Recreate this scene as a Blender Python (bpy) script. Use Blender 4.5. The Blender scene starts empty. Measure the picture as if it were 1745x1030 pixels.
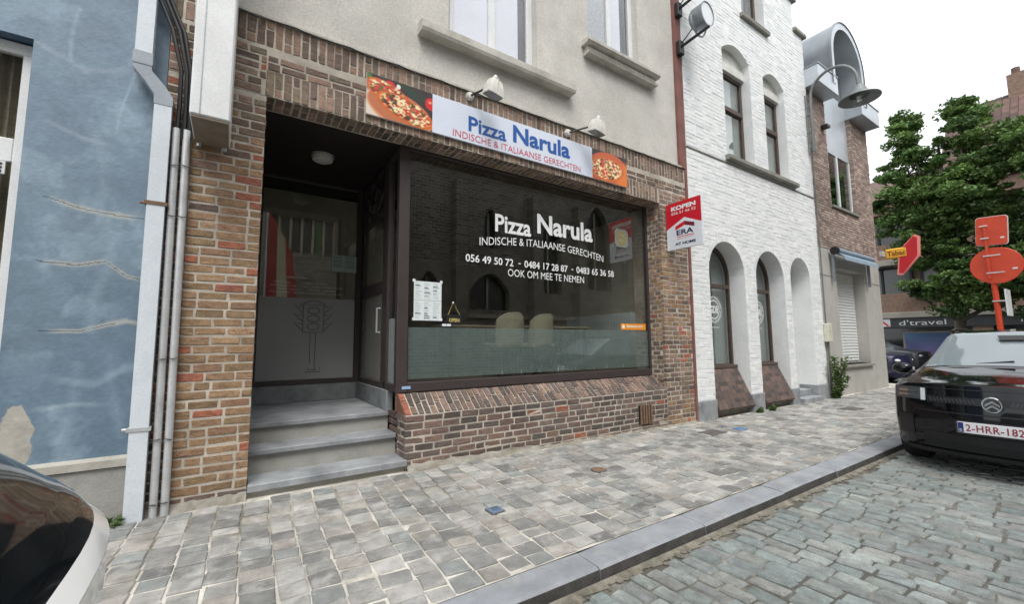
import bpy, math, random
import numpy as np
from mathutils import Vector, Matrix, geometry
random.seed(7); RNG = np.random.default_rng(7)
SC = bpy.context.scene; COL = SC.collection
# ------------------------------------------------------------------ camera
YAW, PITCH, ROLL, FPX = -0.5840206, 0.0960066, 0.0066737, 720.891
CAM = Vector((0.0, -4.38, 1.31))
_cy, _sy = math.cos(YAW), math.sin(YAW); _cp, _sp = math.cos(PITCH), math.sin(PITCH); _cr, _sr = math.cos(ROLL), math.sin(ROLL)
CM = Matrix(((_cy,-_sy,0),(_sy,_cy,0),(0,0,1))) @ Matrix(((1,0,0),(0,_cp,-_sp),(0,_sp,_cp))) @ Matrix(((_cr,0,_sr),(0,1,0),(-_sr,0,_cr)))
cd = bpy.data.cameras.new('camera'); cam = bpy.data.objects.new('camera', cd); COL.objects.link(cam)
cd.sensor_width = 36; cd.lens = 36*FPX/1745; cd.clip_start = .05; cd.clip_end = 2000
rx, fw, up = CM.col[0], CM.col[1], CM.col[2]
cam.matrix_world = Matrix(((rx[0],up[0],-fw[0],CAM[0]),(rx[1],up[1],-fw[1],CAM[1]),(rx[2],up[2],-fw[2],CAM[2]),(0,0,0,1)))
SC.camera = cam
# ------------------------------------------------------------------ sky, sun, exposure
SUN_EL, SUN_AZ = 58, 205          # azimuth: where the sun stands, degrees from +Y turning to +X
W = bpy.data.worlds.new('World'); SC.world = W; W.use_nodes = True
nt = W.node_tree; nt.nodes.clear()
sky = nt.nodes.new('ShaderNodeTexSky'); sky.sky_type = 'NISHITA'; sky.sun_disc = False
sky.sun_elevation = math.radians(SUN_EL); sky.sun_rotation = math.radians(SUN_AZ); sky.air_density = 1.0; sky.dust_density = 3.0; sky.ozone_density = 1.0
hs = nt.nodes.new('ShaderNodeHueSaturation'); hs.inputs['Saturation'].default_value = .35
tc = nt.nodes.new('ShaderNodeTexCoord')
mp = nt.nodes.new('ShaderNodeMapping'); mp.inputs['Scale'].default_value = (1,1,2.2)
nz = nt.nodes.new('ShaderNodeTexNoise'); nz.inputs['Scale'].default_value = 2.2; nz.inputs['Detail'].default_value = 6; nz.inputs['Roughness'].default_value = .55
rp = nt.nodes.new('ShaderNodeMapRange'); rp.inputs['From Min'].default_value = .40; rp.inputs['From Max'].default_value = .62; rp.inputs['To Min'].default_value=.55; rp.inputs['To Max'].default_value=.98
mx = nt.nodes.new('ShaderNodeMixRGB'); mx.inputs[2].default_value = (10.5,10.8,11.2,1)
bg = nt.nodes.new('ShaderNodeBackground'); bg.inputs['Strength'].default_value = .10
wo = nt.nodes.new('ShaderNodeOutputWorld')
for a,b in ((tc.outputs['Generated'],mp.inputs[0]),(mp.outputs[0],nz.inputs['Vector']),(nz.outputs['Fac'],rp.inputs['Value']),(rp.outputs[0],mx.inputs[0]),(sky.outputs[0],hs.inputs['Color']),(hs.outputs[0],mx.inputs[1]),(mx.outputs[0],bg.inputs['Color']),(bg.outputs[0],wo.inputs[0])): nt.links.new(a,b)
sl = bpy.data.lights.new('sun','SUN'); sl.energy = 1.4; sl.angle = math.radians(25); sl.color = (1,.97,.92)
so = bpy.data.objects.new('sun', sl); COL.objects.link(so)
_az, _el = math.radians(SUN_AZ), math.radians(SUN_EL)
so.rotation_euler = Vector((math.sin(_az)*math.cos(_el), math.cos(_az)*math.cos(_el), math.sin(_el))).to_track_quat('Z','Y').to_euler()
SC.view_settings.view_transform = 'Standard'; SC.view_settings.look = 'None'; SC.view_settings.gamma = 1; SC.view_settings.exposure = 0.82
SC.view_settings.use_curve_mapping = False
try: SC.cycles.max_bounces = 8; SC.cycles.transparent_max_bounces = 12; SC.cycles.diffuse_bounces = 4; SC.cycles.caustics_reflective = False; SC.cycles.caustics_refractive = False
except Exception: pass
# ------------------------------------------------------------------ helpers
def lin(r,g,b,k=1.0):
    f = lambda c: ((c/255)/12.92 if c/255 <= .04045 else ((c/255+.055)/1.055)**2.4)*k
    return (f(r), f(g), f(b))
def proj(p):
    d = Vector(p)-CAM; x,y,z = d.dot(rx), d.dot(fw), d.dot(up)
    return None if y < .05 else (872.5+FPX*x/y, 515-FPX*z/y, y)
def tag(o, label=None, cat=None, group=None, kind=None):
    for k,v in (('label',label),('category',cat),('group',group),('kind',kind)):
        if v: o[k] = v
    return o
def adopt(o, parent):
    if parent is not None:
        o.parent = parent; o.matrix_parent_inverse = WM(parent).inverted()
def WM(o):
    m = o.matrix_basis.copy(); p = o
    while p.parent is not None:
        m = p.parent.matrix_basis @ p.matrix_parent_inverse @ m
        p = p.parent
    return m
def thing(name, loc, label, cat, group=None, rz=0):
    o = bpy.data.objects.new(name, None); COL.objects.link(o); o.location = loc; o.rotation_euler = (0,0,rz); o.empty_display_size = .2
    return tag(o, label, cat, group)
def link(name, me, m=None, parent=None):
    o = bpy.data.objects.new(name, me); COL.objects.link(o)
    if m is not None and not me.materials:
        for q in (m if isinstance(m,(list,tuple)) else [m]): me.materials.append(q)
    adopt(o, parent); return o
class MB:
    def __init__(s): s.v=[]; s.f=[]; s.mi=[]; s.cur=0
    def add(s, vs, fs):
        n=len(s.v); s.v += [tuple(p) for p in vs]
        for f in fs: s.f.append(tuple(n+i for i in f)); s.mi.append(s.cur)
        return s
    def box(s,x0,x1,y0,y1,z0,z1):
        return s.add([(x0,y0,z0),(x1,y0,z0),(x1,y1,z0),(x0,y1,z0),(x0,y0,z1),(x1,y0,z1),(x1,y1,z1),(x0,y1,z1)],[(0,3,2,1),(4,5,6,7),(0,1,5,4),(1,2,6,5),(2,3,7,6),(3,0,4,7)])
    def bbox(s,x0,x1,y0,y1,z0,z1,b=.01):
        # chamfered box
        vs=[];idx={}
        X=(x0,x1);Y=(y0,y1);Z=(z0,z1);sg=(1,-1)
        for i in (0,1):
            for j in (0,1):
                for k in (0,1):
                    for a in range(3):
                        p=[X[i],Y[j],Z[k]]
                        for q in range(3):
                            if q!=a: p[q]+= b*sg[(i,j,k)[q]]
                        idx[(i,j,k,a)]=len(vs); vs.append(tuple(p))
        fs=[]
        for a in range(3):
            o=[q for q in range(3) if q!=a]
            for e in (0,1):
                c=[]
                for (u,w) in ((0,0),(1,0),(1,1),(0,1)):
                    t=[0,0,0]; t[a]=e; t[o[0]]=u; t[o[1]]=w; c.append(idx[(*t,a)])
                fs.append(tuple(c))
            # edges along axis a
            for (u,w) in ((0,0),(1,0),(1,1),(0,1)):
                t0=[0,0,0]; t0[o[0]]=u; t0[o[1]]=w; t1=list(t0); t1[a]=1
                fs.append((idx[(*t0,o[0])],idx[(*t1,o[0])],idx[(*t1,o[1])],idx[(*t0,o[1])]))
        for i in (0,1):
            for j in (0,1):
                for k in (0,1): fs.append(tuple(idx[(i,j,k,a)] for a in range(3)))
        return s.add(vs,fs)
    def quad(s,a,b,c,d): return s.add([a,b,c,d],[(0,1,2,3)])
    def prism(s, pts, ax, a0, a1, holes=()):
        # 2D polygon extruded along axis ax ('x': pts=(y,z); 'y': pts=(x,z); 'z': pts=(x,y)), holes allowed
        def P(p,t): return {'x':(t,p[0],p[1]),'y':(p[0],t,p[1]),'z':(p[0],p[1],t)}[ax]
        loops=[list(pts)]+[list(h) for h in holes]
        tris=geometry.tessellate_polygon([[Vector((p[0],p[1],0)) for p in l] for l in loops])
        flat=[p for l in loops for p in l]; n=len(flat)
        vs=[P(p,a0) for p in flat]+[P(p,a1) for p in flat]
        fs=[tuple(t) for t in tris]+[tuple(n+i for i in reversed(t)) for t in tris]
        k=0
        for l in loops:
            m=len(l)
            for i in range(m): fs.append((k+i,k+(i+1)%m,n+k+(i+1)%m,n+k+i))
            k+=m
        return s.add(vs,fs)
    def tube(s, pts, r, n=8, caps=True):
        pts=[Vector(p) for p in pts]; rr=r if isinstance(r,(list,tuple)) else [r]*len(pts)
        base=len(s.v); prev=None; vs=[]
        for i,p in enumerate(pts):
            d=(pts[min(i+1,len(pts)-1)]-pts[max(i-1,0)]).normalized()
            if prev is None: u=d.orthogonal().normalized()
            else:
                u=prev-d*prev.dot(d)
                u=u.normalized() if u.length>1e-5 else d.orthogonal().normalized()
            prev=u; w=d.cross(u)
            for k in range(n):
                a=2*math.pi*k/n; vs.append(p+(u*math.cos(a)+w*math.sin(a))*rr[i])
        fs=[]
        for i in range(len(pts)-1):
            for k in range(n): fs.append((i*n+k,i*n+(k+1)%n,(i+1)*n+(k+1)%n,(i+1)*n+k))
        if caps: fs.append(tuple(reversed(range(n)))); fs.append(tuple((len(pts)-1)*n+k for k in range(n)))
        return s.add(vs,fs)
    def lathe(s, prof, c, axis=(0,0,1), n=20, sx=1.0):
        # prof: (radius, height) along axis from c
        a=Vector(axis).normalized(); u=a.orthogonal().normalized(); w=a.cross(u); c=Vector(c); vs=[]; fs=[]
        for (r,h) in prof:
            for k in range(n):
                t=2*math.pi*k/n; vs.append(c+a*h+(u*math.cos(t)+w*math.sin(t)*sx)*max(r,1e-4))
        for i in range(len(prof)-1):
            for k in range(n): fs.append((i*n+k,i*n+(k+1)%n,(i+1)*n+(k+1)%n,(i+1)*n+k))
        return s.add(vs,fs)
    def sph(s,c,r,nu=14,nv=9):
        r=r if isinstance(r,(tuple,list)) else (r,r,r); vs=[];fs=[]
        for i in range(nv+1):
            t=math.pi*i/nv
            for k in range(nu):
                p=2*math.pi*k/nu; vs.append((c[0]+r[0]*math.sin(t)*math.cos(p),c[1]+r[1]*math.sin(t)*math.sin(p),c[2]+r[2]*math.cos(t)))
        for i in range(nv):
            for k in range(nu): fs.append((i*nu+k,(i+1)*nu+k,(i+1)*nu+(k+1)%nu,i*nu+(k+1)%nu))
        return s.add(vs,fs)
    def xf(s, M, start=0):
        for i in range(start,len(s.v)): s.v[i]=tuple(M@Vector(s.v[i]))
        return s
    def mesh(s,name,mats,smooth=False):
        me=bpy.data.meshes.new(name); me.from_pydata(s.v,[],s.f)
        for m in (mats if isinstance(mats,(list,tuple)) else [mats]): me.materials.append(m)
        if any(s.mi): me.polygons.foreach_set('material_index',s.mi)
        if smooth: me.polygons.foreach_set('use_smooth',[True]*len(me.polygons))
        me.validate(); me.update()
        return me
    def build(s,name,mats,parent=None,smooth=False,fix=True):
        me=s.mesh(name,mats,smooth)
        if fix:
            import bmesh
            bm=bmesh.new(); bm.from_mesh(me); bmesh.ops.recalc_face_normals(bm,faces=bm.faces)
            bm.to_mesh(me); bm.free()
        if smooth:
            try: me.set_sharp_from_angle(angle=math.radians(38))
            except Exception: pass
        return link(name,me,None,parent)
def B(name,m,parent,*boxes,bev=0):
    b=MB()
    for q in boxes:
        if bev: b.bbox(*q,b=bev)
        else: b.box(*q)
    return b.build(name,m,parent,fix=bool(bev))
# ------------------------------------------------------------------ materials
MATS={}
def mat(name,col,rough=.7,var=.12,scale=6,bump=0.0,bscale=80,metal=0,src=None,var2=.06,scale2=60,spec=.5,dirt=None,coat=0,stretch=None,var3=0,scale3=1.1):
    """Principled with two layers of noise on the colour; src 'obj'/'attr' reads the piece's own colour"""
    m=bpy.data.materials.new(name); m.use_nodes=True; t=m.node_tree; N=t.nodes; L=t.links; p=N['Principled BSDF']
    geo=N.new('ShaderNodeNewGeometry'); vec=geo.outputs['Position']
    if stretch:
        mpn=N.new('ShaderNodeMapping'); mpn.inputs['Scale'].default_value=stretch; L.new(vec,mpn.inputs[0]); vec=mpn.outputs[0]
    def noise(sc,det=4,ro=.6):
        n=N.new('ShaderNodeTexNoise'); n.inputs['Scale'].default_value=sc; n.inputs['Detail'].default_value=det; n.inputs['Roughness'].default_value=ro; L.new(vec,n.inputs['Vector']); return n
    if src=='obj': c=N.new('ShaderNodeObjectInfo').outputs['Color']
    elif src=='attr':
        a=N.new('ShaderNodeAttribute'); a.attribute_name='Col'; c=a.outputs['Color']
    else:
        r=N.new('ShaderNodeRGB'); r.outputs[0].default_value=(*col,1); c=r.outputs[0]
    for (v,sc) in ((var,scale),(var2,scale2),(var3,scale3)):
        if v<=0: continue
        n=noise(sc); mr=N.new('ShaderNodeMapRange'); mr.inputs['From Min'].default_value=.25; mr.inputs['From Max'].default_value=.75
        mr.inputs['To Min'].default_value=1-v*1.6; mr.inputs['To Max'].default_value=1+v*1.6; L.new(n.outputs['Fac'],mr.inputs['Value'])
        mm=N.new('ShaderNodeVectorMath'); mm.operation='SCALE'; L.new(c,mm.inputs[0]); L.new(mr.outputs[0],mm.inputs['Scale']); c=mm.outputs[0]
    if dirt:
        dcol,dsc,lo,hi,amt=dirt
        n=noise(dsc,8,.65); mr=N.new('ShaderNodeMapRange'); mr.inputs['From Min'].default_value=lo; mr.inputs['From Max'].default_value=hi; mr.inputs['To Max'].default_value=amt
        L.new(n.outputs['Fac'],mr.inputs['Value']); mi=N.new('ShaderNodeMixRGB'); L.new(mr.outputs[0],mi.inputs[0]); L.new(c,mi.inputs[1]); mi.inputs[2].default_value=(*dcol,1); c=mi.outputs[0]
    L.new(c,p.inputs['Base Color']); p.inputs['Roughness'].default_value=rough; p.inputs['Metallic'].default_value=metal
    p.inputs['Specular IOR Level'].default_value=spec
    if coat: p.inputs['Coat Weight'].default_value=coat; p.inputs['Coat Roughness'].default_value=.03
    if rough>.25:
        n=noise(scale2*.7); mr=N.new('ShaderNodeMapRange'); mr.inputs['To Min'].default_value=max(0,rough-.12); mr.inputs['To Max'].default_value=min(1,rough+.12); L.new(n.outputs['Fac'],mr.inputs['Value']); L.new(mr.outputs[0],p.inputs['Roughness'])
    if bump:
        n=noise(bscale,5,.65); bn=N.new('ShaderNodeBump'); bn.inputs['Strength'].default_value=min(1,bump); bn.inputs['Distance'].default_value=.01*max(1,bump); L.new(n.outputs['Fac'],bn.inputs['Height']); L.new(bn.outputs[0],p.inputs['Normal'])
    MATS[name]=m; return m
def glass(name,tint=(.8,.85,.84),ior=1.75,rough=0.0,refl=(1,1,1)):
    m=bpy.data.materials.new(name); m.use_nodes=True; t=m.node_tree; N=t.nodes; L=t.links; N.clear()
    o=N.new('ShaderNodeOutputMaterial'); mi=N.new('ShaderNodeMixShader'); fr=N.new('ShaderNodeFresnel'); fr.inputs['IOR'].default_value=ior
    tr=N.new('ShaderNodeBsdfTransparent'); tr.inputs[0].default_value=(*tint,1); gl=N.new('ShaderNodeBsdfGlossy'); gl.inputs['Roughness'].default_value=rough; gl.inputs['Color'].default_value=(*refl,1)
    ge=N.new('ShaderNodeNewGeometry'); im=N.new('ShaderNodeMapRange'); im.inputs['To Min'].default_value=ior; im.inputs['To Max'].default_value=1/ior   # same reflectance from either side of a pane
    L.new(ge.outputs['Backfacing'],im.inputs['Value']); L.new(im.outputs[0],fr.inputs['IOR'])
    L.new(fr.outputs[0],mi.inputs[0]); L.new(tr.outputs[0],mi.inputs[1]); L.new(gl.outputs[0],mi.inputs[2]); L.new(mi.outputs[0],o.inputs[0]); return m
def film(name,col,alpha):
    m=bpy.data.materials.new(name); m.use_nodes=True; t=m.node_tree; N=t.nodes; L=t.links; N.clear()
    o=N.new('ShaderNodeOutputMaterial'); mi=N.new('ShaderNodeMixShader'); tr=N.new('ShaderNodeBsdfTransparent'); d=N.new('ShaderNodeBsdfDiffuse'); d.inputs[0].default_value=(*col,1)
    mi.inputs[0].default_value=alpha; L.new(tr.outputs[0],mi.inputs[1]); L.new(d.outputs[0],mi.inputs[2]); L.new(mi.outputs[0],o.inputs[0]); return m
def emit(name,col,s):
    m=bpy.data.materials.new(name); m.use_nodes=True; p=m.node_tree.nodes['Principled BSDF']; p.inputs['Base Color'].default_value=(*col,1); p.inputs['Emission Color'].default_value=(*col,1); p.inputs['Emission Strength'].default_value=s; return m
# ------------------------------------------------------------------ pieces (bricks, setts, tiles)
def piece_shape(L,H,D,bev,jit,seed,n8=True):
    """irregular block: u along L, v along H, face at w=0, body to w=-D"""
    r=random.Random(seed); j=lambda a=1: r.uniform(-jit,jit)*a
    a,b=L/2,H/2; c=min(bev*1.1,b*.5)
    if n8: out=[(-a+c,-b),(a-c,-b),(a,-b+c),(a,b-c),(a-c,b),(-a+c,b),(-a,b-c),(-a,-b+c)]
    else: out=[(-a,-b),(a,-b),(a,b),(-a,b)]
    out=[(x+j(),y+j()) for x,y in out]; n=len(out)
    vs=[(x,y,-D) for x,y in out]+[(x,y,-bev+j(.3)) for x,y in out]
    for x,y in out:
        q=1-bev/max(math.hypot(x,y),1e-3)*1.2; vs.append((x-math.copysign(bev,x)*min(1,abs(x)/b if n8 else 1),y-math.copysign(bev,y)*min(1,abs(y)/(b*.7)) ,j(.5)))
    fs=[]
    for k in (0,1):
        for i in range(n): fs.append((k*n+i,k*n+(i+1)%n,(k+1)*n+(i+1)%n,(k+1)*n+i))
    fs.append(tuple(2*n+i for i in range(n)))
    return vs,fs
class Pieces:
    def __init__(s,name,L,H,D,bev,jit,nvar=10,n8=True,seed=1):
        s.name=name; s.L=L; s.H=H; s.D=D; s.items=[]
        s.shapes=[piece_shape(L,H,D,bev,jit,seed*100+i,n8) for i in range(nvar)]
        s.np=[(np.array(v),f) for v,f in s.shapes]
    def put(s,o,u,v,w,L,H,col,tilt=0):
        s.items.append((Vector(o),Vector(u),Vector(v),Vector(w),L,H,col,random.randrange(len(s.shapes)),tilt))
    def finish(s,parent,mo,ma,limit=300,rest_name=None,vis=None):
        sc=[]
        for i,(o,u,v,w,L,H,c,k,t) in enumerate(s.items):
            p=proj(o); a=0
            if p and -20<p[0]<1765 and -20<p[1]<1050:
                d=CAM-o; a=max(0,w.dot(d.normalized()))*L*H/d.length_squared
                if vis and not vis(o): a*=.001
            sc.append((-a,i))
        sc.sort(); mes={}
        for _,i in sc[:limit]:
            o,u,v,w,L,H,c,k,t=s.items[i]
            if k not in mes:
                me=bpy.data.meshes.new(s.name); me.from_pydata(*[s.shapes[k][0],[],s.shapes[k][1]]); me.materials.append(mo); mes[k]=me
            ob=bpy.data.objects.new(s.name,mes[k]); COL.objects.link(ob); adopt(ob,parent)
            a,b=L/s.L,H/s.H
            ob.matrix_basis=Matrix(((u[0]*a,v[0]*b,w[0],o[0]),(u[1]*a,v[1]*b,w[1],o[1]),(u[2]*a,v[2]*b,w[2],o[2]),(0,0,0,1)))
            ob.color=(*c,1)
        rest=sc[limit:]
        if rest:
            V=[];F=[];C=[];n=0
            for _,i in rest:
                o,u,v,w,L,H,c,k,t=s.items[i]; vs,fs=s.np[k]
                R=np.array([[u[0]*L/s.L,v[0]*H/s.H,w[0]],[u[1]*L/s.L,v[1]*H/s.H,w[1]],[u[2]*L/s.L,v[2]*H/s.H,w[2]]])
                V.append(vs@R.T+np.array(o)); F+= [tuple(q+n for q in f) for f in fs]; C+=[c]*len(fs); n+=len(vs)
            me=bpy.data.meshes.new(rest_name or s.name+'s'); me.from_pydata(np.concatenate(V).tolist(),[],F); me.materials.append(ma)
            at=me.attributes.new('Col','FLOAT_COLOR','FACE'); arr=np.ones((len(F),4),np.float32); arr[:,:3]=np.array(C); at.data.foreach_set('color',arr.ravel())
            ob=link(rest_name or s.name+'s',me,None,parent); ob['kind']='stuff'
def jcol(c,k=.12,h=.015):
    f=1+random.uniform(-k,k); return tuple(max(.003,x*f*(1+random.uniform(-h,h))) for x in c)
def courses(P,x0,x1,z0,z1,allowed,colf,mp,L=.205,J=.0125,h=.063,off0=0,skip=None):
    """running-bond courses; allowed(z)-> list of (a,b); mp(s,z)-> (point,u,v,w)"""
    k=0; z=z0; st=h+J
    while z+h<=z1+1e-3:
        zc=z+h/2
        for (a,b) in allowed(zc):
            a=max(a,x0); b=min(b,x1)
            if b-a<.03: continue
            s=a-((L+J)*(.5 if (k+off0)%2 else 0)+random.uniform(0,.02))
            while s<b:
                l=L+random.uniform(-.012,.012)
                if random.random()<.12: l=L*.5
                p,q=max(s,a),min(s+l,b)
                if q-p>.035:
                    o,u,v,w=mp((p+q)/2,zc); P.put(o+w*random.uniform(-.003,.003),u,v,w,q-p,h*random.uniform(.95,1.05),colf((p+q)/2,zc))
                s+=l+J
        z+=st; k+=1
FRONT=lambda y: (lambda s,z:(Vector((s,y,z)),Vector((1,0,0)),Vector((0,0,1)),Vector((0,-1,0))))
LEFTF=lambda x: (lambda s,z:(Vector((x,s,z)),Vector((0,-1,0)),Vector((0,0,1)),Vector((-1,0,0))))
RIGHTF=lambda x: (lambda s,z:(Vector((x,s,z)),Vector((0,1,0)),Vector((0,0,1)),Vector((1,0,0))))
# ------------------------------------------------------------------ lettering and flat print
def letters(name,txt,m,parent,o,u,v,w,width,height=None,ext=.002,bold=0,align='L',warp=None,spacing=1.0):
    """text fitted to width (and height); o lower left corner, u right, v up, w out"""
    c=bpy.data.curves.new(name,'FONT'); c.body=txt; c.size=1; c.offset=bold; c.space_character=spacing; c.fill_mode='FRONT'; c.resolution_u=3
    t=bpy.data.objects.new('tmp',c); COL.objects.link(t); dg=bpy.context.evaluated_depsgraph_get()
    me=bpy.data.meshes.new_from_object(t.evaluated_get(dg)); bpy.data.objects.remove(t); bpy.data.curves.remove(c)
    n=len(me.vertices); co=np.zeros(n*3); me.vertices.foreach_get('co',co); co=co.reshape(-1,3)
    mn,mxx=co.min(0),co.max(0); sx=width/(mxx[0]-mn[0]); sy=(height/(mxx[1]-mn[1])) if height else sx
    X=(co[:,0]-mn[0])*sx; Y=(co[:,1]-mn[1])*sy
    if warp: Y=Y+warp*(1-(2*X/width-1)**2)
    u,v,w,o=[np.array(Vector(q)) for q in (u,v,w,o)]
    co=o+np.outer(X,u)+np.outer(Y,v)+w*ext
    me.vertices.foreach_set('co',co.ravel()); me.materials.clear(); me.materials.append(m); me.update()
    return link(name,me,None,parent)
def desat(l,k):
    out=[]
    for c in l:
        g=.3*c[0]+.55*c[1]+.15*c[2]; out.append(tuple(g+(q-g)*k for q in c))
    return out
def value_noise(nx,ny,cell,seed,octv=4):
    r=np.random.default_rng(seed); out=np.zeros((ny,nx)); amp=1; tot=0
    for o in range(octv):
        c=max(2,cell/(2**o)); gx,gy=int(nx/c)+3,int(ny/c)+3; g=r.random((gy,gx))
        xs=np.arange(nx)/c; ys=np.arange(ny)/c; xi=xs.astype(int); yi=ys.astype(int); fx=xs-xi; fy=ys-yi; fx=fx*fx*(3-2*fx); fy=fy*fy*(3-2*fy)
        a=g[yi][:,xi]; b=g[yi][:,xi+1]; c2=g[yi+1][:,xi]; d=g[yi+1][:,xi+1]
        out+=amp*((a*(1-fx)+b*fx)*(1-fy)[:,None]+(c2*(1-fx)+d*fx)*fy[:,None]); tot+=amp; amp*=.5
    return out/tot
def print_sheet(name,m,parent,o,u,v,w,width,height,nx,ny,img,mask=None):
    """flat print: img[ny,nx,3] linear colours as one colour per small face; row 0 is the top"""
    o,u,v=[np.array(Vector(q)) for q in (o,u,v)]
    xs=np.linspace(0,width,nx+1); ys=np.linspace(height,0,ny+1)
    co=(o+xs[None,:,None]*u+ys[:,None,None]*v).reshape(-1,3)
    i=np.arange(ny)[:,None]*(nx+1)+np.arange(nx)[None,:]
    f=np.stack([i+nx+1,i+nx+2,i+1,i],-1).reshape(-1,4); c=img.reshape(-1,3)
    if mask is not None: k=mask.reshape(-1); f=f[k]; c=c[k]
    me=bpy.data.meshes.new(name); me.from_pydata(co.tolist(),[],f.tolist()); me.materials.append(m)
    at=me.attributes.new('Col','FLOAT_COLOR','FACE'); arr=np.ones((len(f),4),np.float32); arr[:,:3]=c; at.data.foreach_set('color',arr.ravel())
    return link(name,me,None,parent)
EX,EY,EZ=Vector((1,0,0)),Vector((0,1,0)),Vector((0,0,1))
# common materials
M_obj=mat('masonry_piece',(0,0,0),.9,.24,13,1.6,55,src='obj',var2=.17,scale2=55,dirt=(lin(66,56,48),16,.56,.70,.7),stretch=(1,1,2.6),var3=.2,scale3=.9)
M_att=mat('masonry_mass',(0,0,0),.9,.24,13,1.6,55,src='attr',var2=.17,scale2=55,dirt=(lin(66,56,48),16,.56,.70,.7),stretch=(1,1,2.6),var3=.2,scale3=.9)
M_mortar=mat('mortar',lin(198,190,177),.95,.14,5,.8,120,dirt=(lin(126,116,102),1.6,.44,.7,.75),var3=.12)
M_dark=mat('dark_aluminium',lin(66,58,58),.42,.08,4,.05,200)
M_black=mat('black_plastic',lin(26,26,27),.5,.1,8)
M_zinc=mat('zinc',lin(150,158,165),.42,.12,3,.05,60,metal=.6)
M_galv=mat('galvanised',lin(196,198,199),.42,.12,5,.05,90,metal=.35)
M_bluestone=mat('bluestone',lin(150,153,156),.62,.22,3,.35,90,dirt=(lin(70,74,78),2.2,.5,.72,.6),var2=.1,scale2=90)
M_white_paint=mat('white_paint',lin(222,224,224),.45,.05,4,.05,60,dirt=(lin(170,168,160),3,.58,.8,.4))
M_print=mat('print',(0,0,0),.35,0,1,0,src='attr',var2=0)
M_glass=glass('shop_glass',(.86,.89,.88),1.85)
M_winglass=glass('window_glass',(.8,.84,.84),1.8)
M_inner=mat('interior_wall',lin(196,184,164),.9,.08,3)
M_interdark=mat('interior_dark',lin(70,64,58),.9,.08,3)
# ================================================================== ground
def zwall(x): t=min(1,max(0,(x-1)/7)); return -.045*t*t*(3-2*t)
def zpave(x,y):
    t=min(1,max(0,-y/2.2)); return zwall(x)*(1-t)+(-.045)*t
def zroad(x,y): return -.125-.010*min(1,max(0,(x)/9))+.012*min(1,max(0,(-2.42-y)/2))
M_ground=mat('asphalt',lin(88,88,88),.9,.15,1.5,.6,150)
M_roadbed=mat('road_joint_sand',lin(150,147,137),.95,.2,3,.9,60,dirt=(lin(84,82,75),1.6,.34,.52,.95))
M_pavebed=mat('pavement_joint_sand',lin(204,199,189),.95,.2,4,.9,60,dirt=(lin(110,105,88),.8,.47,.62,.92))
M_setts_o=mat('sett_stone',(0,0,0),.62,.2,14,.8,90,src='obj',var2=.16,scale2=110,dirt=(lin(196,194,186),3.2,.6,.78,.4),var3=.16)
M_setts_a=mat('sett_mass',(0,0,0),.62,.2,14,.8,90,src='attr',var2=.16,scale2=110,dirt=(lin(196,194,186),3.2,.6,.78,.4),var3=.16)
M_pave_o=mat('paving_stone_face',(0,0,0),.78,.16,11,.6,120,src='obj',var2=.1,scale2=90,dirt=(lin(202,200,195),5,.52,.70,.6),var3=.16,scale3=1.4)
M_pave_a=mat('paving_mass',(0,0,0),.78,.16,11,.6,120,src='attr',var2=.1,scale2=90,dirt=(lin(202,200,195),5,.52,.70,.6),var3=.16,scale3=1.4)
g=MB(); g.quad((-400,-400,-.30),(900,-400,-.30),(900,400,-.30),(-400,400,-.30))
tag(g.build('ground',M_ground),kind='structure')
def sheet(name,x0,x1,y0,y1,zf,nx,ny,m,dz):
    b=MB(); xs=[x0+(x1-x0)*i/nx for i in range(nx+1)]; ys=[y0+(y1-y0)*j/ny for j in range(ny+1)]
    vs=[(x,y,zf(x,y)+dz) for y in ys for x in xs]+[(x,y,-.5) for y in (y0,y1) for x in (x0,x1)]
    fs=[(j*(nx+1)+i,j*(nx+1)+i+1,(j+1)*(nx+1)+i+1,(j+1)*(nx+1)+i) for j in range(ny) for i in range(nx)]
    b.add(vs,fs); return tag(b.build(name,m,fix=False),kind='structure')
# ---- road of setts: courses run across the street
road=sheet('road',-30,19,-10.5,-2.40,zroad,40,12,M_roadbed,-.006)
P=Pieces('cobblestone',.19,.11,.09,.009,.007,18,seed=3)
ROADC=[lin(136,150,148),lin(140,145,142),lin(146,142,136),lin(122,136,136),lin(128,131,129),lin(150,155,150),lin(116,132,132),lin(138,136,131)]
_m=[sum(c[i] for c in ROADC)/8 for i in range(3)]; ROADC=[tuple(_m[i]*.5+c[i]*.5 for i in range(3)) for c in desat(ROADC,.8)]
x=-1.2
while x<16.5:
    wd=.112+random.uniform(-.012,.014); y=-2.475-random.uniform(0,.09)
    lim=-6.2 if x<9 else -7.5
    while y>lim:
        l=.19+random.uniform(-.035,.04); cx,cy=x+wd/2+.012*math.sin(y*2.1),y-l/2
        rr=random.random(); c=ROADC[min(7,int(rr*8))]
        an=random.gauss(0,.025)+.03
        u=Vector((math.sin(an),-math.cos(an),0)); v=Vector((math.cos(an),math.sin(an),0)); wv=Vector((random.gauss(0,.022),random.gauss(0,.022),1)).normalized()
        P.put((cx,cy,zroad(cx,cy)+.006+random.uniform(-.004,.006)),u,v,wv,l-.014,wd-.013,jcol(tuple(q*.95 for q in c),.15,.012))
        y-=l
    x+=wd
P.finish(road,M_setts_o,M_setts_a,300,'cobblestones')
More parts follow.
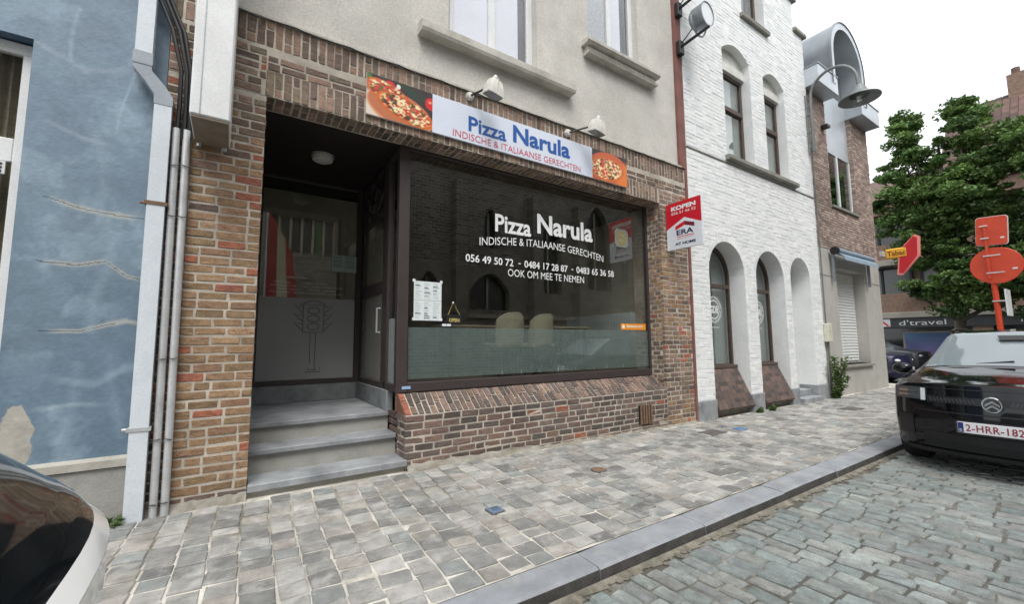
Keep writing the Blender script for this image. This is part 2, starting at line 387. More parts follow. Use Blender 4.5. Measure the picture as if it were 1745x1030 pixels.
# gutter course along the kerb
# ---- pavement of squarish stones, joints running away from the wall
pave=sheet('pavement',-7,16.6,-2.19,.05,zpave,48,8,M_pavebed,-.006)
sheet('side_street',19,40,-60,60,lambda x,y:-.16,6,20,M_ground,0)
sheet('far_road',-30,19,-60,-10.5,lambda x,y:-.14,6,20,M_ground,0)
sheet('side_pavement',15.96,17.6,-2.19,30,lambda x,y:-.05,6,12,M_pavebed,-.012)
P=Pieces('paving_stone',.165,.145,.08,.006,.0065,20,seed=5)
PC=[lin(165,163,156),lin(150,149,144),lin(176,174,167),lin(136,137,134),lin(160,155,143),lin(143,151,149),lin(168,157,146),lin(126,127,125),lin(154,153,147)]
PC=[(c[0]*1.0,c[1]*.99,c[2]*.965) for c in desat(PC,.45)]
x=-4.5
while x<16.4:
    wd=.17+random.uniform(-.02,.022); y=-.035-random.uniform(0,.08); 
    while y>-2.17:
        l=.148+random.uniform(-.028,.034)
        if y-l<-2.185: l=y+2.185
        cx,cy=x+wd/2+.05*y+.012*math.sin(y*3+x),y-l/2
        inside=(.15<cx<1.6 and cy>-.02)
        if l>.05 and not inside:
            c=random.choice(PC); an=random.gauss(0,.03)+.05
            u=Vector((math.cos(an),-math.sin(an),0)); v=Vector((math.sin(an),math.cos(an),0)); wv=Vector((random.gauss(0,.028),random.gauss(0,.028),1)).normalized()
            P.put((cx,cy,zpave(cx,cy)+.002+random.uniform(-.004,.005)),u,v,wv,wd-.013,l-.011,jcol(tuple(q*.88 for q in c),.13,.008))
        y-=l
    x+=wd
P.finish(pave,M_pave_o,M_pave_a,300,'paving_stones')
# ---- kerb stones of blue limestone
M_kerb=mat('kerb_limestone',lin(142,145,150),.6,.16,5,.35,60,var2=.1,scale2=200,dirt=(lin(172,170,164),4,.5,.72,.5))
M_kface=mat('kerb_face_dark',lin(72,70,68),.75,.25,8,.5,60)  # darker tone for the street side of each kerb stone
kerb=tag(B('kerb',M_mortar,None,(-30,16.6,-2.405,-2.205,-.3,-.13)),kind='structure')
def kerbstone(x0,x1):
    z0=-.045+random.uniform(-.004,.004); b=MB(); dy=random.uniform(-.006,.006)
    prof=[(-2.192,-.26),(-2.192,z0-.008),(-2.2,z0)]
    n=10; pts=[(-2.2,-.26),(-2.195,z0-.006),(-2.205,z0),(-2.395+dy,z0-.006),(-2.415+dy,z0-.018),(-2.428+dy,z0-.09),(-2.428+dy,-.26)]
    nx=6; vs=[]; fs=[]
    for i in range(nx+1):
        xx=x0+(x1-x0)*i/nx; e=.006 if i in (0,nx) else 0
        for (py,pz) in pts: vs.append((xx,py+(e if py<-2.3 else 0)+random.uniform(-.0015,.0015),pz-(e if pz>-.1 else 0)+random.uniform(-.001,.001)))
    m=len(pts)
    for i in range(nx):
        for k in range(m-1): fs.append((i*m+k,(i+1)*m+k,(i+1)*m+k+1,i*m+k+1))
    fs.append(tuple(range(m))); fs.append(tuple(nx*m+k for k in reversed(range(m))))
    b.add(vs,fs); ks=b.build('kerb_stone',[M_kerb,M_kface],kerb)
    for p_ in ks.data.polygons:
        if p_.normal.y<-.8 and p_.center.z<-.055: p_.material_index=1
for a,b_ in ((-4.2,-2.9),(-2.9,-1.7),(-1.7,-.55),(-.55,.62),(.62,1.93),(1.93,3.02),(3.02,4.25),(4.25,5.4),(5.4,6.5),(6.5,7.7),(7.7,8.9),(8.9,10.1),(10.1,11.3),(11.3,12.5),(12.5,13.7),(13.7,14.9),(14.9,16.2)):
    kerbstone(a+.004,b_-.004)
# gutter dirt and small litter
M_dirt=mat('gutter_dirt',lin(128,124,112),.95,.3,12,.9,150,dirt=(lin(96,86,70),9,.5,.7,.8))
b=MB()
for i in range(260):
    x=random.uniform(.6,10); y=-2.435-abs(random.gauss(0,.05)); r=random.uniform(.008,.03)
    b.sph((x,y,zroad(x,y)+.002),(r,r*random.uniform(.6,1.3),r*.3),6,4)
n=120
for i in range(n):
    xa=.4+i*.1; yy=-2.43; w=.03+.05*random.random(); b.add([(xa,yy,zroad(xa,yy)+.012),(xa+.13,yy,zroad(xa,yy)+.012),(xa+.12,yy-w,zroad(xa,yy)-.001),(xa+.01,yy-w*.8,zroad(xa,yy)-.001)],[(0,1,2,3)])
tag(b.build('gutter_dirt',M_dirt),'brown grit and dirt gathered in the gutter along the kerb','dirt',kind='stuff')
# plates let into the pavement
def plate(name,label,cat,x,y,sx,sy,m,rz=0,m2=None):
    t=thing(name,(x,y,zpave(x,y)),label,cat); z=zpave(x,y)
    b=MB(); b.bbox(x-sx,x+sx,y-sy,y+sy,z-.03,z+.011,b=.003); b.build('rim',m,t)
    b=MB(); b.bbox(x-sx*.82,x+sx*.82,y-sy*.82,y+sy*.82,z-.02,z+.015,b=.003); lid=b.build('lid',m2 or m,t)
    b=MB()
    for i in range(4): b.box(x-sx*.6,x+sx*.6,y-sy*.62+i*sy*.38,y-sy*.5+i*sy*.38,z+.014,z+.0175)
    b.build('rib',m,lid)
M_blueplate=mat('blue_plate',lin(88,120,158),.55,.25,20,.3,90,dirt=(lin(150,165,178),18,.5,.7,.6)); M_iron=mat('cast_iron',lin(96,92,88),.7,.2,14,.5,120)
plate('valve_cover','square blue valve cover set among the paving stones near the kerb','cover',1.82,-1.36,.062,.062,M_iron,0,M_blueplate)
plate('valve_cover','blue valve cover in the pavement before the white house','cover',6.6,-.74,.10,.075,M_blueplate)
plate('iron_cover','flat dark iron cover in the pavement before the brick pier','cover',6.0,-.66,.19,.12,M_iron)
plate('iron_cover','far dark iron cover in the pavement by the weedy corner','cover',10.3,-.95,.28,.14,M_iron)
M_rust=mat('rusty_lid',lin(122,98,80),.85,.2,20,.4,80)
t=thing('round_cover',(3.27,-1.06,zpave(3.27,-1.06)),'small round rusty cover in the pavement below the shop window','cover')
b=MB(); b.lathe([(.085,-.02),(.085,.010),(.078,.013)],(3.27,-1.06,zpave(3.27,-1.06)),n=18); b.build('rim',M_iron,t)
b=MB(); b.lathe([(.001,.014),(.072,.014),(.075,.009),(.075,-.02)],(3.27,-1.06,zpave(3.27,-1.06)),n=18); b.build('lid',M_rust,t)

# ================================================================== blue house on the left
YB=.05
house=thing('blue_house',(-3,YB,0),'blue rendered house with cracked paint left of the brick shop','house')
M_blue=mat('blue_render',(0,0,0),.72,.10,3,.35,45,src='attr',var2=.07,scale2=25)
# wall as a fine grid coloured with old paint, repairs and cracks
x0,x1,z0,z1=-2.6,-.56,.43,4.9; nx,ny=260,560
gx=np.linspace(x0,x1,nx); gz=np.linspace(z1,z0,ny); X,Z=np.meshgrid(gx,gz)
n1=value_noise(nx,ny,120,1,5); n2=value_noise(nx,ny,26,2,4); n3=value_noise(nx,ny,60,3,3)
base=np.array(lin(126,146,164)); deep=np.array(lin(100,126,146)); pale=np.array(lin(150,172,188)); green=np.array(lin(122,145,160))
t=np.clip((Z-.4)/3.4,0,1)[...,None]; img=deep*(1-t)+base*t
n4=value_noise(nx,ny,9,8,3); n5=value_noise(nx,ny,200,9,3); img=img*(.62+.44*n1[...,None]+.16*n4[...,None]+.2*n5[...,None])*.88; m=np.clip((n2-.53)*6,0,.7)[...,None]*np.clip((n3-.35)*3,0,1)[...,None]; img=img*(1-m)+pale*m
m=np.clip((n3-.5)*2.5,0,.6)[...,None]; img=img*(1-m)+green*m
def crack(pts,wide,alpha,col=(196,192,176),dark=True):
    global img
    pts=np.array(pts); zz=np.interp(X,pts[:,0],pts[:,1]); zz=zz+.02*(value_noise(nx,ny,40,int(pts[0,1]*100),3)-.5)
    inside=((X>pts[0,0]-.02)&(X<pts[-1,0]+.02)); ed=np.clip(np.minimum(X-pts[0,0],pts[-1,0]-X)/.1,0,1)
    wd=wide*(.35+1.3*n2); d=np.abs(Z-zz); a=(np.clip(1.3-d/wd,0,1)*inside*ed*alpha*(.55+.7*n3))[...,None]; a=np.clip(a,0,1); img=img*(1-a)+np.array(lin(*col))*a
    if dark:
        k=(d<.0045)&inside&(n3>.42); img[k]=img[k]*.45
crack([(-1.2,2.42),(-1.05,2.36),(-.95,2.34),(-.8,2.33),(-.66,2.33)],.022,.6)
crack([(-1.2,1.93),(-1.0,1.92),(-.85,1.96),(-.72,1.86),(-.58,1.82)],.02,.55)
crack([(-1.15,1.42),(-.95,1.42),(-.8,1.47),(-.7,1.50),(-.57,1.47)],.022,.65)
crack([(-1.3,3.02),(-1.05,2.92),(-.85,2.88)],.022,.6,(150,165,178),False)
crack([(-1.4,3.62),(-1.05,3.45),(-.8,3.55)],.03,.35,(160,172,186),False)
crack([(-1.1,1.08),(-.85,1.02),(-.7,1.13),(-.57,1.16)],.035,.45,(150,178,190),False)
crack([(-1.2,.85),(-.95,.88),(-.75,.86)],.02,.35,(170,188,196),False)
def streak(xa,za,zb,wd,al):
    global img
    d=np.abs(X-xa-.05*np.sin(Z*4+xa*9)); a=(np.clip(1-d/wd,0,1)*((Z<za)&(Z>zb))*al*(.4+n3))[...,None]; img=img*(1-a)+pale*a
for q in ((-.95,2.9,2.2,.05,.3),(-.8,3.9,3.0,.015,.7),(-1.1,3.95,3.5,.02,.6),(-.85,2.2,1.4,.06,.35),(-.72,1.25,.6,.05,.25),(-1.0,1.2,.6,.05,.3)): streak(*q)
# bare render patch low on the left
d=np.hypot((X+1.235)/.085,(Z-.62)/.26)+.9*(n2-.5)+.5*(n3-.5)+.5*(n4-.5); a=np.clip((1.05-d)*14,0,1)[...,None]; img=img*(1-a)+np.array(lin(172,168,158))*(.7+.5*n4[...,None])*a
pass
img=img*.9+.1*img.mean(axis=2,keepdims=True)
WX,WZ0,WZ1=-1.34,.95,3.60
cx=(gx[:-1]+gx[1:])/2; cz=(gz[:-1]+gz[1:])/2; CX,CZ=np.meshgrid(cx,cz); hole=(CX<WX)&(CX>-2.5)&(CZ>WZ0)&(CZ<WZ1)
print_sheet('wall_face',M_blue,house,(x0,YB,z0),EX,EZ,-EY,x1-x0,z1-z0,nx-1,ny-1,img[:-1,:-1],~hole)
M_bluein=mat('blue_reveal',lin(84,106,130),.75,.1,4,.2,40)
b=MB(); b.prism([(-9,-.3),(-.56,-.3),(-.56,11),(-9,11)],'y',YB+.012,YB+.3,[[(-2.5,WZ0),(WX+.004,WZ0),(WX+.004,WZ1),(-2.5,WZ1)]]); b.build('wall',M_bluein,house)
B('wall_volume',M_bluein,house,(-9,-.56,YB+1.6,YB+8,-.3,11),(-9,-8.7,YB+.3,YB+1.6,-.3,11),(-.86,-.56,YB+.3,YB+1.6,-.3,11))
b=MB(); b.bbox(-4,-.585,YB-.03,YB+.2,-.2,.395,b=.006); b.build('plinth',mat('cement_plinth',lin(150,149,144),.85,.12,3,.5,70,dirt=(lin(116,114,106),2,.5,.75,.6)),house)
b=MB(); b.prism([(YB-.05,.40),(YB-.05,.455),(YB+.0,.475),(YB+.1,.475),(YB+.1,.40)],'x',-4,-.585); b.build('plinth_cap',mat('cement_cap',lin(168,164,155),.85,.14,6,.5,60),house)
win=B('window',M_white_paint,house,(-2.5,WX,YB+.10,YB+.16,WZ1-.10,WZ1-.012),(WX-.075,WX-.012,YB+.10,YB+.16,WZ0,WZ1-.10),(-2.5,WX-.075,YB+.10,YB+.165,2.66,2.84),(-2.5,WX-.075,YB+.10,YB+.16,WZ0+.012,WZ0+.09),bev=.006)
B('pane',glass('blue_house_glass',(.9,.9,.86),1.6),win,(-2.5,WX-.07,YB+.128,YB+.132,WZ0,WZ1-.05))
b=MB(); b.box(-2.5,WX-.10,YB+.085,YB+.10,2.56,2.655); b.build('vent',M_white_paint,win)
for i in range(3): B('vent_slot',M_black,win,(-2.4,WX-.115,YB+.079,YB+.084,2.572+i*.028,2.585+i*.028))
M_curt=mat('curtain',lin(150,142,128),.95,.3,14,0,stretch=(1,1,.12)); b=MB()
n=80; vs=[];
for i in range(n+1):
    xx=-2.5+(1.13)*i/n; yy=YB+.34+.022*math.sin(i*1.35)+.01*math.sin(i*.5); vs+=[(xx,yy,WZ0),(xx,yy,WZ1)]
b.add(vs,[(2*i,2*i+2,2*i+3,2*i+1) for i in range(n)]); b.build('curtain',M_curt,win,True)
# square zinc downpipe with an offset
dp=thing('drainpipe',(-.55,-.05,0),'square pale grey downpipe with an offset bend between blue and brick walls','drainpipe')
M_pipe=mat('pale_zinc_paint',lin(206,213,219),.5,.07,3,.08,60,dirt=(lin(142,148,152),3,.55,.8,.5))
def sqpipe(name,pts,w,d,m,par):
    b=MB(); vs=[]
    for (x,y,z) in pts: vs+=[(x-w,y-d,z),(x+w,y-d,z),(x+w,y+d,z),(x-w,y+d,z)]
    fs=[(4*i+k,4*i+(k+1)%4,4*i+4+(k+1)%4,4*i+4+k) for i in range(len(pts)-1) for k in range(4)]+[(3,2,1,0),tuple(4*(len(pts)-1)+k for k in range(4))]
    b.add(vs,fs); return b.build(name,m,par)
sqpipe('pipe',[(-.552,-.055,-.03),(-.555,-.055,3.28)],.056,.045,M_pipe,dp)
sqpipe('pipe',[(-.70,-.055,3.60),(-.70,-.055,6.5)],.054,.043,M_pipe,dp)
M_pipe2=mat('pale_zinc_bend',lin(150,158,166),.45,.1,4,.08,60)
sqpipe('bend',[(-.555,-.055,3.255),(-.556,-.055,3.33),(-.615,-.055,3.42)],.060,.049,M_pipe2,dp)
sqpipe('bend',[(-.61,-.055,3.415),(-.70,-.055,3.52),(-.70,-.055,3.56)],.0585,.047,M_pipe2,dp)
sqpipe('collar',[(-.70,-.055,3.555),(-.70,-.055,3.66)],.062,.051,M_pipe2,dp)
for z,m in ((2.42,M_rust),(.66,M_galv)):
    b=MB(); b.box(-.625,-.482,-.106,-.012,z,z+.028); br=b.build('bracket',m,dp)
    b=MB(); b.tube([(-.63,-.06,z+.014),(-.655,-.06,z+.014)],.011,6); b.build('bolt',m,br)
# two steel conduits with a black cable
for i,(x,lab) in enumerate(((-.452,'left one of two galvanised conduits beside the downpipe'),(-.383,'right one of two galvanised conduits, next to the brick pier'))):
    c=thing('conduit',(x,-.045,0),lab,'conduit','steel conduits')
    b=MB(); b.tube([(x+.012,-.05,-.04),(x,-.05,1.6),(x-.012,-.05,3.1)],.027,10); b.build('pipe',M_galv,c,True)
    for z in (.1,.58,1.2,2.35,2.78):
        b=MB(); b.tube([(x-.03,-.082,z+random.uniform(-.01,.01)),(x,-.085,z),(x+.03,-.082,z+random.uniform(-.01,.01))],.004,5); b.build('cable_tie',M_black,c)
cb=thing('black_cable',(-.42,-.05,3.1),'thick black cables curving up out of the two steel conduits','cable')
for dx in (-.035,.012,.045):
    b=MB(); pts=[(-.425+dx,-.05,3.02),(-.425+dx*.9,-.05,3.3),(-.43+dx*.8,-.07,3.6),(-.50+dx,-.05,3.95),(-.60+dx,-.04,4.2),(-.66+dx,-.04,4.8)]
    b.tube(pts,.016,7); b.build('strand',M_black,cb,True)
# ================================================================== brick shop front (the restaurant house)
shop=thing('restaurant_house',(3,0,0),'house with brown brick shop front, grey stucco upper floor and recessed porch','house')
XL,XR=-.55,6.60; XP=.165; XS=1.552; XJ=5.87; ZL=3.62; ZT=4.375; YW=.275
# mortar bodies (set back behind the brick faces)
mb=MB()
mb.box(XL,XP,.0045,.60,-.3,ZL); mb.box(XL,XP-.006,.60,2.3,-.3,ZL+.3)
mb.box(XL,XR,.0047,YW+.02,ZL+.006,ZT); mb.box(XJ+.0045,XR,.0045,.60,-.3,ZL+.003)
mb.box(XS+.0045,XJ+.004,.0043,YW-.01,-.3,.553)
mb.prism([(.012,.548),(YW+.1,.548),(YW+.1,.748),(YW-.012,.748)],'x',XS+.01,XJ+.008)
wall=mb.build('brick_wall',M_mortar,shop)
PAL_T=[lin(164,128,92),lin(150,118,84),lin(172,136,100),lin(146,112,88),lin(138,116,82),lin(158,116,90),lin(128,108,80),lin(176,142,108)]
PAL_R=[lin(186,100,72),lin(176,92,68),lin(168,98,76)]
PAL_D=[lin(104,80,68),lin(92,74,66),lin(116,86,72),lin(84,72,66),lin(108,86,74),lin(124,88,70)]
PAL_B=[lin(136,108,88),lin(126,100,84),lin(146,112,88),lin(116,94,78),lin(130,112,88),lin(150,116,96),lin(110,88,76)]
PAL_T=[tuple(q*1.1*.55+r*.45*1.1 for q,r in zip(c,lin(166,130,90))) for c in PAL_T]; PAL_T=[tuple(q*.94 for q in c) for c in desat(PAL_T,.84)]; PAL_R=desat([lin(184,110,78),lin(176,104,76),lin(166,100,76)],.88); PAL_D=[tuple(q*1.38 for q in c) for c in desat(PAL_D,.55)]; PAL_B=[tuple(q*1.22 for q in c) for c in desat(PAL_B,.72)]
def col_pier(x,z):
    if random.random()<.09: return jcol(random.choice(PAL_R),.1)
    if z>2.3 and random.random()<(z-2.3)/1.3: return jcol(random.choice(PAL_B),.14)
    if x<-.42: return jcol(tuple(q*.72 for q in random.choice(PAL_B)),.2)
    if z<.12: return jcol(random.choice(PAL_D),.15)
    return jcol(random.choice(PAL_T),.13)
def col_plinth(x,z):
    if random.random()<.045: return jcol(PAL_R[2],.15)
    return jcol(random.choice(PAL_D),.15)
def col_right(x,z):
    if random.random()<.06: return jcol(random.choice(PAL_R),.12)
    if .35<z<1.3 or z>2.9: return jcol(random.choice(PAL_B),.2)
    return jcol(random.choice(PAL_T+PAL_B),.16)
def col_lint(x,z): return jcol(random.choice(PAL_B),.16)
P=Pieces('brick',.205,.0581,.05,.0035,.0046,22,seed=11)
def courses_(*a,**k): courses(*a,**{**dict(J=.0175,h=.0581),**k})
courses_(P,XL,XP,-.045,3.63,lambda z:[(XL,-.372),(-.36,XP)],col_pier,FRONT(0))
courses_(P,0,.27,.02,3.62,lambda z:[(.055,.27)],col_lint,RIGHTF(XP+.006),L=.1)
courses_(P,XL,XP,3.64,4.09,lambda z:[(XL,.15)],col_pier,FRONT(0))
courses_(P,XP,XR,3.895,4.10,lambda z:[(.16,XR)],col_lint,FRONT(0))
courses_(P,XJ,XR,-.09,3.63,lambda z:[(XJ,6.235),(6.25,XR)],col_right,FRONT(0))
courses_(P,XJ,XR,3.64,3.88,lambda z:[(XJ+.005,XR)],col_right,FRONT(0))
courses_(P,0,YW,.57,3.61,lambda z:[(.055,YW)],col_right,LEFTF(XJ),L=.13)
courses_(P,XS,XJ,-.045,.556,lambda z:[(XS,XJ-.01)],col_plinth,FRONT(0))
courses_(P,0,.57,-.045,.556,lambda z:[(.055,.56)],col_plinth,LEFTF(XS),L=.17)
def uprights(x0,x1,z0,z1,pats,colf,org,ua,va,wa,st=.0757,hw=.0598):
    """bricks on end: ua along the row, va along their length"""
    s=x0; k=0
    while s+hw<=x1+.02:
        t=z0
        for l in pats[k%len(pats)]:
            o=org+ua*(s+hw/2)+va*(t+l/2)
            P.put(o+wa*random.uniform(-.003,.003),va,-ua if wa.dot(va.cross(-ua))>0 else ua,wa,l-.014,hw*random.uniform(.95,1.05),colf(s,t)); t+=l
        s+=st; k+=1
Z0=Vector((0,0,0))
uprights(XL+.01,XR-.02,4.108,ZT,[(.27,),(.18,.09),(.27,),(.09,.18)],col_lint,Z0,EX,EZ,-EY)
uprights(.155,XJ-.02,3.625,3.895,[(.27,),(.09,.18),(.27,),(.16,.11)],col_lint,Z0,EX,EZ,-EY)
uprights(.17,XJ-.02,.004,YW,[(.135,.13),(.10,.165)],lambda s,t:jcol(tuple(q*.9 for q in random.choice(PAL_B)),.2),Vector((0,0,ZL+.002)),EX,EY,-EZ)
sv=Vector((0,YW-.02,.205)); sl_=sv.length; sv.normalize(); sn=Vector((0,-sv[2],sv[1]))
def col_slope(s,t): return jcol(PAL_R[1],.15) if (s<1.63) else jcol(random.choice(PAL_D+PAL_B[:2]),.15)
uprights(XS+.006,XJ-.03,0,sl_,[(sl_*.62,sl_*.38),(sl_*.36,sl_*.64),(sl_*.5,sl_*.5)],col_slope,Vector((0,.004,.557)),EX,sv,sn)
def hid(o): return not (1.1<o[0]<5.05 and 3.72<o[2]<4.16 and o[1]<.1)
P.finish(wall,M_obj,M_att,300,'bricks',hid)
# triangle closing the left end of the sloping sill, worn cement along the foot of the wall
b=MB(); b.prism([(.006,.557),(YW+.06,.557),(YW+.06,.762),(YW-.014,.762)],'x',XS-.002,XS+.0085); b.build('sill_end',mat('old_brick_end',lin(120,84,68),.85,.25,10,.6,90),shop)
M_cement=mat('worn_cement',lin(150,146,136),.95,.2,7,.9,70,dirt=(lin(106,98,80),3,.45,.65,.8))
b=MB(); xs=np.linspace(XS+.02,XR,60); vs=[];
for x in xs:
    h=.045+.03*random.random() if x<3.2 else .012+.03*random.random(); vs+=[(x,-.045-.02*random.random(),zwall(x)-.01),(x,-.012,zwall(x)+h*.7),(x,.012,zwall(x)+h)]
b.add(vs,[(3*i+k,3*i+3+k,3*i+4+k,3*i+1+k) for i in range(len(xs)-1) for k in (0,1)]); b.build('cement_foot',M_cement,shop)
b=MB(); xs=np.linspace(XL,XP,16); vs=[]
for x in xs: vs+=[(x,-.04-.03*random.random(),-.02),(x,-.01,.03+.03*random.random()),(x,.012,.07)]
b.add(vs,[(3*i+k,3*i+3+k,3*i+4+k,3*i+1+k) for i in range(len(xs)-1) for k in (0,1)]); b.build('cement_foot',M_cement,shop)
# cellar grating
gr=B('cellar_opening',M_black,shop,(5.17,5.46,-.012,.004,.075,.345))
for i in range(5): B('bar',M_rust,gr,(5.185+i*.058,5.215+i*.058,-.035,-.013,.07,.35),bev=.003)
# ---- stucco upper wall with two window openings
M_stucco=mat('stucco',lin(202,199,192),.93,.10,1.6,1.0,75,var2=.12,scale2=55,dirt=(lin(180,177,167),1.1,.5,.75,.5))
W1=(2.02,3.36,5.03,6.9); W2=(4.33,5.50,5.86,7.6); YS=.03
b=MB(); b.prism([(XL,ZT),(6.46,ZT),(6.46,9.5),(XL,9.5)],'y',YS,YS+.28,[[(w[0],w[2]),(w[1],w[2]),(w[1],w[3]),(w[0],w[3])] for w in (W1,W2)]); b.build('stucco_wall',M_stucco,shop)
b=MB(); b.prism([(-.022,ZT+.004),(-.022,ZT+.028),(YS+.02,ZT+.05),(YS+.02,ZT+.004)],'x',-.42,6.50); b.build('drip_edge',mat('cement_drip',lin(190,186,176),.85,.15,12,.6,50),shop)
b=MB(); pts=[(-.3+i*.17,-.026-.006*random.random(),ZT-.012+.012*math.sin(i*2.1)) for i in range(40)]; b.tube(pts,.007,5); b.build('wall_cable',M_black,shop)
M_sill=mat('sill_stone',lin(190,187,178),.85,.14,3,.5,50,dirt=(lin(136,132,120),2.5,.5,.72,.6))
b=MB(); b.prism([(-.10,4.865),(-.115,4.90),(-.115,4.985),(-.09,5.0),(YS+.2,5.03),(YS+.2,4.865)],'x',1.63,3.95); b.build('window_sill',M_sill,shop)
b=MB(); b.prism([(-.13,5.80),(-.13,5.845),(YS+.2,5.87),(YS+.2,5.77),(-.10,5.77)],'x',4.20,5.87); s2=b.build('window_sill',M_sill,shop)
B('sill_frieze',M_sill,s2,(4.26,5.81,-.055,YS+.03,5.665,5.77)); b=MB(); b.prism([(-.085,5.63),(-.095,5.655),(-.07,5.672),(YS+.02,5.672),(YS+.02,5.625)],'x',4.24,5.83); b.build('sill_molding',M_sill,s2)
b=MB()
for i in range(44):
    x=4.30+i*.034; b.bbox(x,x+.024,-.066,-.050,5.69+.008*(i%2),5.745-.008*(i%3),b=.005)
fz=b.build('carved_frieze',M_sill,s2); fz['kind']='stuff'
M_upglass=glass('upstairs_glass',(.97,.97,.98),1.7)
def upwin(w,panes,fr=.055,yy=.14,lab=None):
    o=B('window',M_white_paint,shop,(w[0],w[1],yy,yy+.06,w[2],w[2]+fr),(w[0],w[1],yy,yy+.06,w[3]-fr,w[3]),(w[0],w[0]+fr,yy,yy+.06,w[2]+fr,w[3]-fr),(w[1]-fr,w[1],yy,yy+.06,w[2]+fr,w[3]-fr),bev=.006)
    for a,b_ in panes:
        B('sash',M_white_paint,o,(a,a+.05,yy-.012,yy+.045,w[2]+fr,w[3]-fr),(b_-.05,b_,yy-.012,yy+.045,w[2]+fr,w[3]-fr),(a+.05,b_-.05,yy-.012,yy+.045,w[2]+fr,w[2]+fr+.05),bev=.006)
        B('pane',M_upglass,o,(a+.045,b_-.045,yy+.02,yy+.024,w[2]+fr+.04,w[3]-fr))
    return o
w=upwin(W1,[(2.075,2.69),(2.69,3.305)])
M_blind=mat('white_blind',lin(240,242,250),.8,.02,3)
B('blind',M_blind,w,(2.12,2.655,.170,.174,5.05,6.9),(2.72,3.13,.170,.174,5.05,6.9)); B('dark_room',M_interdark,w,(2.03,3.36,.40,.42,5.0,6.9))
w=upwin(W2,[(4.385,4.92),(4.92,5.445)])
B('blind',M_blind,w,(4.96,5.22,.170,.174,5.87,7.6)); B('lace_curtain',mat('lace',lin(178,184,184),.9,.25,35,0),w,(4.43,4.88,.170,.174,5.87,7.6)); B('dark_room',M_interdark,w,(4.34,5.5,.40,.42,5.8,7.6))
# reddish strip where the two houses meet
M_red=mat('red_strip',lin(126,84,76),.8,.18,4,.4,60)
st=B('corner_strip',M_red,shop,(6.462,6.655,-.015,.3,ZT+.004,9.5),(6.602,6.66,-.012,.3,-.1,ZT))
# ---- body of the house behind, closed
B('house_body',M_interdark,shop,(XL,XR,6.9,7.0,-.3,9.5),(XL-.0,XL+.02,2.3,6.9,-.3,9.5),(XR-.02,XR,.6,6.9,-.3,9.5),(XL,XR,.32,7.0,9.3,9.5),(XL+.02,XR-.02,YW+.25,6.9,3.66,3.76))
# ---- dining room
room=B('room_wall',M_inner,shop,(1.9,XR-.02,6.5,6.55,.7,3.6),(XJ+.10,XJ+.16,.37,6.5,.7,3.6),(XP,1.9,2.6,2.65,.7,3.6))
B('room_floor',mat('room_floor',lin(110,92,76),.6,.2,3),shop,(XS+.09,XR-.02,YW+.12,6.9,.66,.82)); B('room_floor',MATS['room_floor'],shop,(XP,XS+.09,2.08,6.9,.66,.76))
# ---- porch: steps, landing, upstand
def stepslab(z,y0,y1,x0,x1,th=.052):
    b=MB(); b.bbox(x0,x1,y0,y1,z-th,z,b=.008); return b.build('step',M_bluestone,shop)
M_riser=mat('riser_stone',lin(164,163,156),.8,.14,4,.4,60,dirt=(lin(110,112,106),2,.5,.75,.5))
stepslab(.112,-.03,.34,XP+.005,XS+.02,.066); B('riser',M_riser,shop,(XP+.004,XS+.0,.015,.25,-.1,.045))
stepslab(.336,.27,.62,XP+.004,XS-.002); B('riser',M_riser,shop,(XP+.003,XS-.001,.315,.6,.112,.284))
stepslab(.535,.55,2.06,XP+.004,XS-.001); B('riser',M_riser,shop,(XP+.003,XS-.0015,.59,.9,.336,.483))
M_upst=mat('upstand_stone',lin(134,138,140),.7,.2,4,.3,60,dirt=(lin(78,84,88),3,.45,.7,.6))
B('upstand',M_upst,shop,(XP+.03,XS-.03,1.985,2.06,.536,.765),bev=.006); B('upstand',M_upst,shop,(XS-.03,XS+.05,.575,2.06,.536,.768),bev=.006); B('upstand',M_upst,shop,(XP+.004,XP+.03,.60,2.06,.536,.768),bev=.004)
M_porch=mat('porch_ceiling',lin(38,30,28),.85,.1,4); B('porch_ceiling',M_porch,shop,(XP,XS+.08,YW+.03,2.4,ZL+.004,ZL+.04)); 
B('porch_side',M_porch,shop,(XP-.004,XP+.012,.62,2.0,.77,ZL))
# glazed back of the porch
YB2=2.0
bk=B('porch_screen',M_dark,shop,(XP+.012,XS,YB2-.02,YB2+.05,.768,.83),(XP+.012,XS,YB2-.02,YB2+.05,ZL-.05,ZL),(XP+.012,XP+.10,YB2-.02,YB2+.05,.83,ZL-.05),(XS-.075,XS,YB2-.02,YB2+.05,.83,ZL-.05),bev=.005)
B('pane',M_glass,bk,(XP+.09,XS-.07,YB2+.012,YB2+.018,.82,ZL-.04))
M_film=film('frosted_film_grey',lin(190,192,190),.5); B('frosted_film',M_film,bk,(XP+.105,XS-.08,YB2+.0085,YB2+.0095,.835,1.94))
M_line=mat('drawing_line',lin(40,40,42),.8,0,1)
b=MB(); cx=.93
def ln(pts,r=.0035): b.tube([(cx+p[0],YB2+.004,p[1]) for p in pts],r,5)
ln([(-.13,1.47),(-.13,1.85),(.13,1.85),(.13,1.47),(-.13,1.47)]); ln([(-.16,1.85)]+[(-.14+.28*i/8,1.86+.05*math.sin(math.pi*i/8)) for i in range(9)]+[(.16,1.85)])
for z in (1.77,1.66,1.55): ln([(.075*math.cos(a*math.pi/8),z+.045*math.sin(a*math.pi/8)) for a in range(17)])
for s in (-1,1):
    for z in (1.80,1.68,1.56): ln([(s*.13,z+.02),(s*.24,z+.04),(s*.13,z-.07)])
ln([(-.035,1.47),(-.03,1.05)]); ln([(.035,1.47),(.03,.95)]); ln([(-.09,.93),(.10,.93),(.10,.99)]); ln([(-.05,.99),(-.05,.96),(.06,.96)])
b.build('traffic_light_drawing',M_line,bk)
